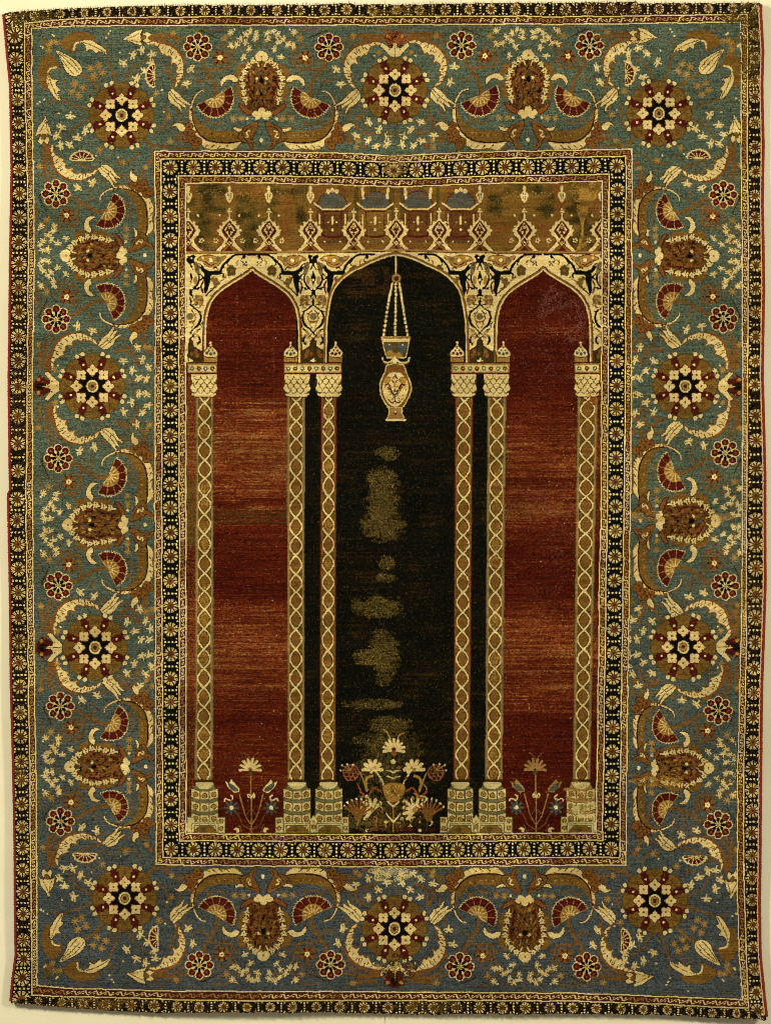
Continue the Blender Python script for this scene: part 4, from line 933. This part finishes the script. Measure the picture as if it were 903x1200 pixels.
stroke([(404, 675), (404, 520)], 1.7, 'tan', T, sm=False); stroke([(406, 395), (404, 320), (408, 230)], 1.5, 'olive', T)
for y in (320, 355):
    for s in (-1, 1): stroke([(405, y + 10), (405 + s * 18, y), (405 + s * 42, y - 4)], 1.8, 'stone', T, w2=1)
for s in (-1, 1):
    M = (lambda p, s=s: T(np.stack([405 + s * (np.asarray(p, float)[:, 0] - 405), np.asarray(p, float)[:, 1]], 1)))
    stroke([(455, 440), (470, 380), (505, 325)], 1.8, 'stone', M); stroke([(560, 440), (575, 390), (600, 330)], 1.8, 'tan', M)
    stroke([(530, 350), (560, 360), (568, 400), (560, 430)], 3.0, 'gold', M); stroke([(480, 440), (520, 420), (560, 470), (600, 440)], 2.2, 'brick', M)
    stroke([(405, 620), (440, 580), (446, 570)], 2.2, 'stone', M, w2=1.2); stroke([(450, 670), (470, 600), (520, 540)], 1.4, 'olive', M); stroke([(600, 670), (606, 600)], 1.2, 'olive', M)
    burst((528, 312), M, 11, 0, 180, 6, 'cream', 'tan', w=2.6, w2=4.0); burst((512, 300), M, 7, 90, 230, 4, 'cream', 'gold', w=3, w2=3)
    disc((654, 330), 9.6, 'pink', M); disc((654, 330), 8.4, 'maroon', M)
    for a in range(6): disc((654 + 26 * math.cos(a), 340 + 26 * math.sin(a)), 2.4, 'maroon', M, out='tan', ow=.6)
    disc((660, 318), 3.8, 'olive', M)
    for q in ((676, 280), (706, 285), (714, 315), (640, 282)): disc(q, 1.1, 'ivory', M); stroke([(658, 315), q], .9, 'tan', M, sm=False)
    burst((530, 550), M, 13, 40, 230, 7, 'stone' if s < 0 else 'cream', 'gold', w=2.6, w2=3.6)
    for q in ((470, 560), (505, 620), (560, 620), (590, 500), (480, 520), (620, 640), (445, 650), (575, 560), (540, 480), (600, 430)): stroke([q, (q[0] + rnd.uniform(-14, 14), q[1] - rnd.uniform(12, 30)), (q[0] + rnd.uniform(-26, 26), q[1] - rnd.uniform(26, 40))], 1.6, rnd.choice(['tan', 'olive', 'stone', 'brick', 'gold']), M)
    burst((612, 592), M, 20, 35, 140, 8, 'rust', 'ochre', w=2, w2=2.2, tip='ivory')
    fill([(585, 590), (596, 560), (630, 565), (620, 600)], 'ochre', M)
    stroke([(500, 660), (505, 630), (520, 600)], 1.3, 'brick', M); disc((560, 668), 2.0, 'ivory', M); stroke([(430, 675), (440, 640), (470, 620)], 2.0, 'moss', M)
for q in ((300, 520), (340, 560), (470, 500), (520, 480), (360, 620), (455, 600), (300, 640), (505, 645), (250, 470), (565, 480), (330, 380), (480, 360), (250, 600), (560, 600), (370, 300), (440, 300)):
    disc(q, rnd.uniform(1.3, 2.2), rnd.choice(['gold', 'cream', 'stone', 'brick', 'olive']), T); stroke([q, (q[0] + rnd.uniform(-12, 12), q[1] + 26)], 1.1, 'olive', T, sm=False)
burst((408, 195), T, 12, -10, 190, 9, 'cream', 'maroon', w=2, w2=3.2); disc((408, 215), 3, 'rust', T); disc((404, 265), 2.8, 'stone', T)
for q in ((370, 95, 345, 75), (440, 110, 470, 95)): stroke([(385 if q[0] < 400 else 432, 130), (q[0], q[1]), (q[2], q[3])], 2.0, 'gold', T, w2=1.2)
fill([(345, 410), (380, 392), (440, 392), (472, 410), (468, 450), (440, 490), (404, 506), (370, 490), (348, 450)], 'gold', T, out='rust', ow=.8)
for i in range(46):
    a = rnd.uniform(0, 6.28); r_ = rnd.uniform(0, 50); q = (407 + r_ * math.cos(a) * 1.1, 445 + r_ * math.sin(a) * .9); disc(q, .95, rnd.choice(['rust', 'ochre', 'cream', 'olive']), T)
stroke([(375, 500), (404, 525), (436, 500)], 2.2, 'cream', T)
patch(430, 965, 24, 10, 'worn', 140, .4, mC & (pid == P_mid)); patch(470, 960, 40, 14, 'brown', 141, .5, mC & (Y > 940) & (Y < 976) & (col == DYE['black']))
patch(464, 973, 60, 3, 'maroon', 142, .3, mC)
clip[0] = None
# whole-rug wear: single knots rubbed down to the warp, a darned seam up the middle
wl = noise(5, 4, 150) * .5 + noise(40, 60, 151) * .5
r_ = rng.random(X.shape); okm = INS[0]
okb = okm & (col != DYE['black']) & ~red & ~mC
setm(okb & (r_ < .008 * (wl > .5)), 'tan')
setm(okm & INS[2] & ~INS[3] & (col == DYE['teal']) & (rng.random(X.shape) < .045), 'slate'); setm(okm & INS[2] & ~INS[3] & (col == DYE['teal']) & (rng.random(X.shape) < .018), 'ochre')
# weaving is not drawn with a ruler: neighbouring knots swap along every outline
jx = np.where(rng.random(X.shape) < .26, rng.integers(-1, 2, X.shape), 0); jy = np.where(rng.random(X.shape) < .22, rng.integers(-1, 2, X.shape), 0)
IY, IX = np.indices(X.shape)
jy2 = np.clip(IY + jy, 0, GH - 1); jx2 = np.clip(IX + jx, 0, GW - 1)
c2 = col[jy2, jx2]; p2 = pid[jy2, jx2]; ok = (pid >= 0) & (p2 >= 0)
ok &= ((INS[2] & ~INS[3]) | INS[6] | (rng.random(X.shape) < .35))
col = np.where(ok, c2, col)

# ------------------------------------------------------------------ meshes
def surf(x, y):
    """how far the hanging rug stands off the wall: slack ripples, a curl along the edges"""
    u = x / PW; v = y / PH
    z = 2.2 * np.sin(u * 9.5 + 1.3 * np.sin(v * 5)) * (.35 + v) + 1.3 * np.sin(v * 17 + 2.4 * u) + 1.0 * np.sin(u * 23 + v * 8)
    e = np.exp(-x / 26) * 2.0 * np.sin(y / 41 + .6) + np.exp(-(PW - x) / 26) * 2.0 * np.sin(y / 37)
    e += np.exp(-(PH - y) / 30) * 3.2 * np.sin(x / 46 + 1) + np.exp(-y / 30) * 1.6 * np.sin(x / 70)
    return (14.5 + z + e * 1.3) * .001
cxs = np.arange(GW + 1) / S; cys = np.arange(GH + 1) / S
CX, CY = np.meshgrid(cxs, cys)
VJ = rng.normal(0, 1, (GH + 1, GW + 1))
V = np.stack([wx(CX + rng.normal(0, .10, CX.shape)), -(surf(CX, CY) + .0012 + .00011 * VJ), wz(CY + rng.normal(0, .10, CX.shape))], -1).reshape(-1, 3)

root = bpy.data.objects.new('prayer_rug', None); SC.collection.objects.link(root)
root.location = (0, 0, 0); root['category'] = 'rug'
root['label'] = 'worn antique prayer rug with three arches and blue floral border, hanging on cream wall'
objs = {}
def build_grid(name, cells, parent):
    """cells: flat indices of knots"""
    cy_, cx_ = np.divmod(cells, GW); b = cy_ * (GW + 1) + cx_
    q = np.stack([b, b + GW + 1, b + GW + 2, b + 1], 1)
    uq, inv = np.unique(q.ravel(), return_inverse=True)
    me = bpy.data.meshes.new(name); n = len(cells)
    me.vertices.add(len(uq)); me.vertices.foreach_set('co', V[uq].astype(np.float32).ravel())
    me.loops.add(n * 4); me.loops.foreach_set('vertex_index', inv.astype(np.int32).ravel())
    me.polygons.add(n); me.polygons.foreach_set('loop_start', np.arange(0, n * 4, 4, dtype=np.int32))
    dc = col.ravel()[cells]; used = np.unique(dc)
    for d in used: me.materials.append(MATS[d])
    me.polygons.foreach_set('material_index', np.searchsorted(used, dc).astype(np.int32))
    me.update()
    o = bpy.data.objects.new(name, me); SC.collection.objects.link(o); o.parent = parent
    return o
order = np.argsort(pid.ravel(), kind='stable'); sp_ = pid.ravel()[order]
for i, (nm, par) in enumerate(PARTS):
    a, b = np.searchsorted(sp_, [i, i + 1])
    if b - a < 6: objs[i] = None; continue
    pp = root if par is None else objs.get(par)
    # only two levels below the rug: deeper motifs hang from their top part
    if par is not None and PARTS[par][1] is not None: pp = objs[PARTS[par][1]] or root
    objs[i] = build_grid(nm, order[a:b], pp or root)

# foundation: warps and wefts behind the pile, a closed body with real thickness
def plain(name, rgb, rough=.9, extra=None):
    m = bpy.data.materials.new(name); m.use_nodes = True; nt = m.node_tree; bs = nt.nodes['Principled BSDF']
    bs.inputs['Roughness'].default_value = rough; bs.inputs['Specular IOR Level'].default_value = .15
    tc = nt.nodes.new('ShaderNodeTexCoord'); n = nt.nodes.new('ShaderNodeTexNoise'); n.inputs['Scale'].default_value = extra or 90
    n.inputs['Detail'].default_value = 6
    mr = nt.nodes.new('ShaderNodeMapRange'); mr.inputs[1].default_value = .25; mr.inputs[2].default_value = .75; mr.inputs[3].default_value = .72; mr.inputs[4].default_value = 1.2
    vs = nt.nodes.new('ShaderNodeVectorMath'); vs.operation = 'SCALE'; vs.inputs[0].default_value = lin(rgb)
    nt.links.new(tc.outputs['Object'], n.inputs['Vector']); nt.links.new(n.outputs['Fac'], mr.inputs[0]); nt.links.new(mr.outputs[0], vs.inputs['Scale']); nt.links.new(vs.outputs[0], bs.inputs['Base Color'])
    return m
M_found = plain('undyed_foundation_wool', (120, 92, 60)); M_selv = plain('red_selvage_wool', (112, 34, 22), extra=220); M_linen = plain('pale_selvage_wool', (200, 150, 100), extra=220)
def edge_x(side, y): return np.interp(y, *(LT[0] if side < 0 else RT[0]))
nU, nV = 90, 120; vs = []; fs = []
for layer in (0, 1):
    for j in range(nV + 1):
        v = j / nV
        for i in range(nU + 1):
            u = i / nU
            yt = 8 + v * 1175
            xl, xr = edge_x(-1, yt), edge_x(1, yt); x = xl + .5 + (xr - xl - 1) * u
            ty, by = np.interp(x, *TT[0]) + 1.2, np.interp(x, *BT[0]) - 1.5; y = ty + (by - ty) * v
            s = surf(np.float64(x), np.float64(y))
            vs.append((wx(x), -(s + .0002 if layer == 0 else s - .0035), wz(y)))
N1 = (nU + 1) * (nV + 1); idx = lambda l, j, i: l * N1 + j * (nU + 1) + i
for j in range(nV):
    for i in range(nU):
        fs.append((idx(0, j, i), idx(0, j + 1, i), idx(0, j + 1, i + 1), idx(0, j, i + 1)))
        fs.append((idx(1, j, i), idx(1, j, i + 1), idx(1, j + 1, i + 1), idx(1, j + 1, i)))
for j in range(nV): fs.append((idx(0, j, 0), idx(1, j, 0), idx(1, j + 1, 0), idx(0, j + 1, 0))); fs.append((idx(0, j, nU), idx(0, j + 1, nU), idx(1, j + 1, nU), idx(1, j, nU)))
for i in range(nU): fs.append((idx(0, 0, i), idx(0, 0, i + 1), idx(1, 0, i + 1), idx(1, 0, i))); fs.append((idx(0, nV, i), idx(1, nV, i), idx(1, nV, i + 1), idx(0, nV, i + 1)))
me = bpy.data.meshes.new('foundation'); me.from_pydata(vs, [], fs); me.materials.append(M_found); me.shade_smooth()
fo = bpy.data.objects.new('foundation', me); SC.collection.objects.link(fo); fo.parent = root

def tube(name, pts, rad, mat, parent, n=8, flat=1.0):
    vs = []; fs = []
    for k, (x, y, z, r) in enumerate(pts):
        for a in range(n):
            t = 2 * math.pi * a / n; vs.append((x + r * math.cos(t), y + r * flat * math.sin(t), z))
    for k in range(len(pts) - 1):
        for a in range(n): fs.append((k * n + a, k * n + (a + 1) % n, (k + 1) * n + (a + 1) % n, (k + 1) * n + a))
    fs.append(tuple(range(n))); fs.append(tuple(range(len(pts) * n - 1, len(pts) * n - n - 1, -1)))
    me = bpy.data.meshes.new(name); me.from_pydata(vs, [], fs); me.materials.append(mat); me.shade_smooth()
    o = bpy.data.objects.new(name, me); SC.collection.objects.link(o); o.parent = parent; return o
for side, ya, yb in ((-1, 17, 1174), (1, 5, 1192)):
    pts = []
    for k, y in enumerate(np.arange(ya, yb, 1.6)):
        x = edge_x(side, y) + side * .6 + (math.sin(y * 1.9) * .22 + rnd.uniform(-.2, .2)); s = float(surf(np.float64(x), np.float64(y)))
        pts.append((wx(x), -(s + .0003), wz(y), .0024 * (1 + .10 * math.sin(y * 2.1) + rnd.uniform(-.07, .07))))
    tube('selvage', pts, 0, M_selv, root)
    if side > 0:
        pts = [(wx(edge_x(1, y) - 1.9 + math.sin(y * .9) * .3), -(float(surf(edge_x(1, y), np.float64(y))) + .0012), wz(y), .0011 * (1 + rnd.uniform(-.25, .2))) for y in np.arange(8, 1188, 1.7)]
        tube('edge_cord', pts, 0, M_linen, root, 6)

# stubs of warp yarn along the worn top and bottom ends
vs = []; fs = []
for end in (0, 1):
    x = 14.0
    while x < 890:
        y = np.interp(x, *(TT[0] if end == 0 else BT[0])); s = -1 if end == 0 else 1
        l = rnd.uniform(.6, 2.6) * (1.5 if rnd.random() < .08 else 1); dx = rnd.uniform(-1.0, 1.0); yo = -(float(surf(np.float64(x), np.float64(y))) + .0006)
        w = rnd.uniform(.25, .5); b0 = len(vs)
        for (a_, b_, t) in ((x, y - s * 1.5, 1), (x + dx, y + s * l, .5)):
            for (p_, q_) in ((-w * t, 0), (0, -.0006), (w * t, 0), (0, .0006)): vs.append((wx(a_ + p_), yo + q_, wz(b_)))
        for e in range(4): fs.append((b0 + e, b0 + (e + 1) % 4, b0 + 4 + (e + 1) % 4, b0 + 4 + e))
        fs.append((b0 + 4, b0 + 5, b0 + 6, b0 + 7)); x += rnd.uniform(.8, 2.2)
me = bpy.data.meshes.new('warp_ends'); me.from_pydata(vs, [], fs); me.materials.append(plain('warp_yarn', (140, 108, 70)))
o = bpy.data.objects.new('warp_ends', me); SC.collection.objects.link(o); o.parent = root

# ------------------------------------------------------------------ the wall behind: cloth-covered panels with fine seams
mw = bpy.data.materials.new('cream_wall_cloth'); mw.use_nodes = True; nt = mw.node_tree; N = nt.nodes; Lk = nt.links; bs = N['Principled BSDF']
bs.inputs['Roughness'].default_value = .9; bs.inputs['Specular IOR Level'].default_value = .1
tc = N.new('ShaderNodeTexCoord'); n1 = N.new('ShaderNodeTexNoise'); n1.inputs['Scale'].default_value = 3.2; n1.inputs['Detail'].default_value = 8; n1.inputs['Roughness'].default_value = .62
Lk.new(tc.outputs['Object'], n1.inputs['Vector'])
cr = N.new('ShaderNodeValToRGB'); cr.color_ramp.elements[0].position = .32; cr.color_ramp.elements[1].position = .68
cr.color_ramp.elements[0].color = (*lin((212, 202, 164)), 1); cr.color_ramp.elements[1].color = (*lin((224, 215, 180)), 1)
Lk.new(n1.outputs['Fac'], cr.inputs[0]); Lk.new(cr.outputs[0], bs.inputs['Base Color'])
n3 = N.new('ShaderNodeTexNoise'); n3.inputs['Scale'].default_value = 380; n3.inputs['Detail'].default_value = 4; Lk.new(tc.outputs['Object'], n3.inputs['Vector'])
n4 = N.new('ShaderNodeTexNoise'); n4.inputs['Scale'].default_value = 9; n4.inputs['Detail'].default_value = 3; Lk.new(tc.outputs['Object'], n4.inputs['Vector'])
ad = N.new('ShaderNodeMath'); ad.operation = 'MULTIPLY_ADD'; ad.inputs[1].default_value = 6; Lk.new(n4.outputs['Fac'], ad.inputs[0]); Lk.new(n3.outputs['Fac'], ad.inputs[2])
bp = N.new('ShaderNodeBump'); bp.inputs['Strength'].default_value = .35; bp.inputs['Distance'].default_value = .0012; Lk.new(ad.outputs[0], bp.inputs['Height']); Lk.new(bp.outputs[0], bs.inputs['Normal'])
# panels meet in shallow seams; one shows above and below the rug's middle
seams = [-1750, -650, 450.5, 1550, 2650]
vs = []; fs = []
for a, b in zip(seams[:-1], seams[1:]):
    g = .35; prof = [(a + g, .0015), (a + g + .3, .0), (b - g - .3, .0), (b - g, .0015)]
    for (xa, ya), (xb, yb) in zip(prof[:-1], prof[1:]):
        k = len(vs); vs += [(wx(xa), ya, 0.0), (wx(xb), yb, 0.0), (wx(xb), yb, 3.2), (wx(xa), ya, 3.2)]; fs.append((k, k + 1, k + 2, k + 3))
    k = len(vs); vs += [(wx(b - g), .0015, 0), (wx(b + g), .0015, 0), (wx(b + g), .0015, 3.2), (wx(b - g), .0015, 3.2)]; fs.append((k, k + 1, k + 2, k + 3))
me = bpy.data.meshes.new('wall'); me.from_pydata(vs, [], fs); me.materials.append(mw)
o = bpy.data.objects.new('wall', me); SC.collection.objects.link(o); o['kind'] = 'structure'
print('parts', len([p for p in objs.values() if p]))
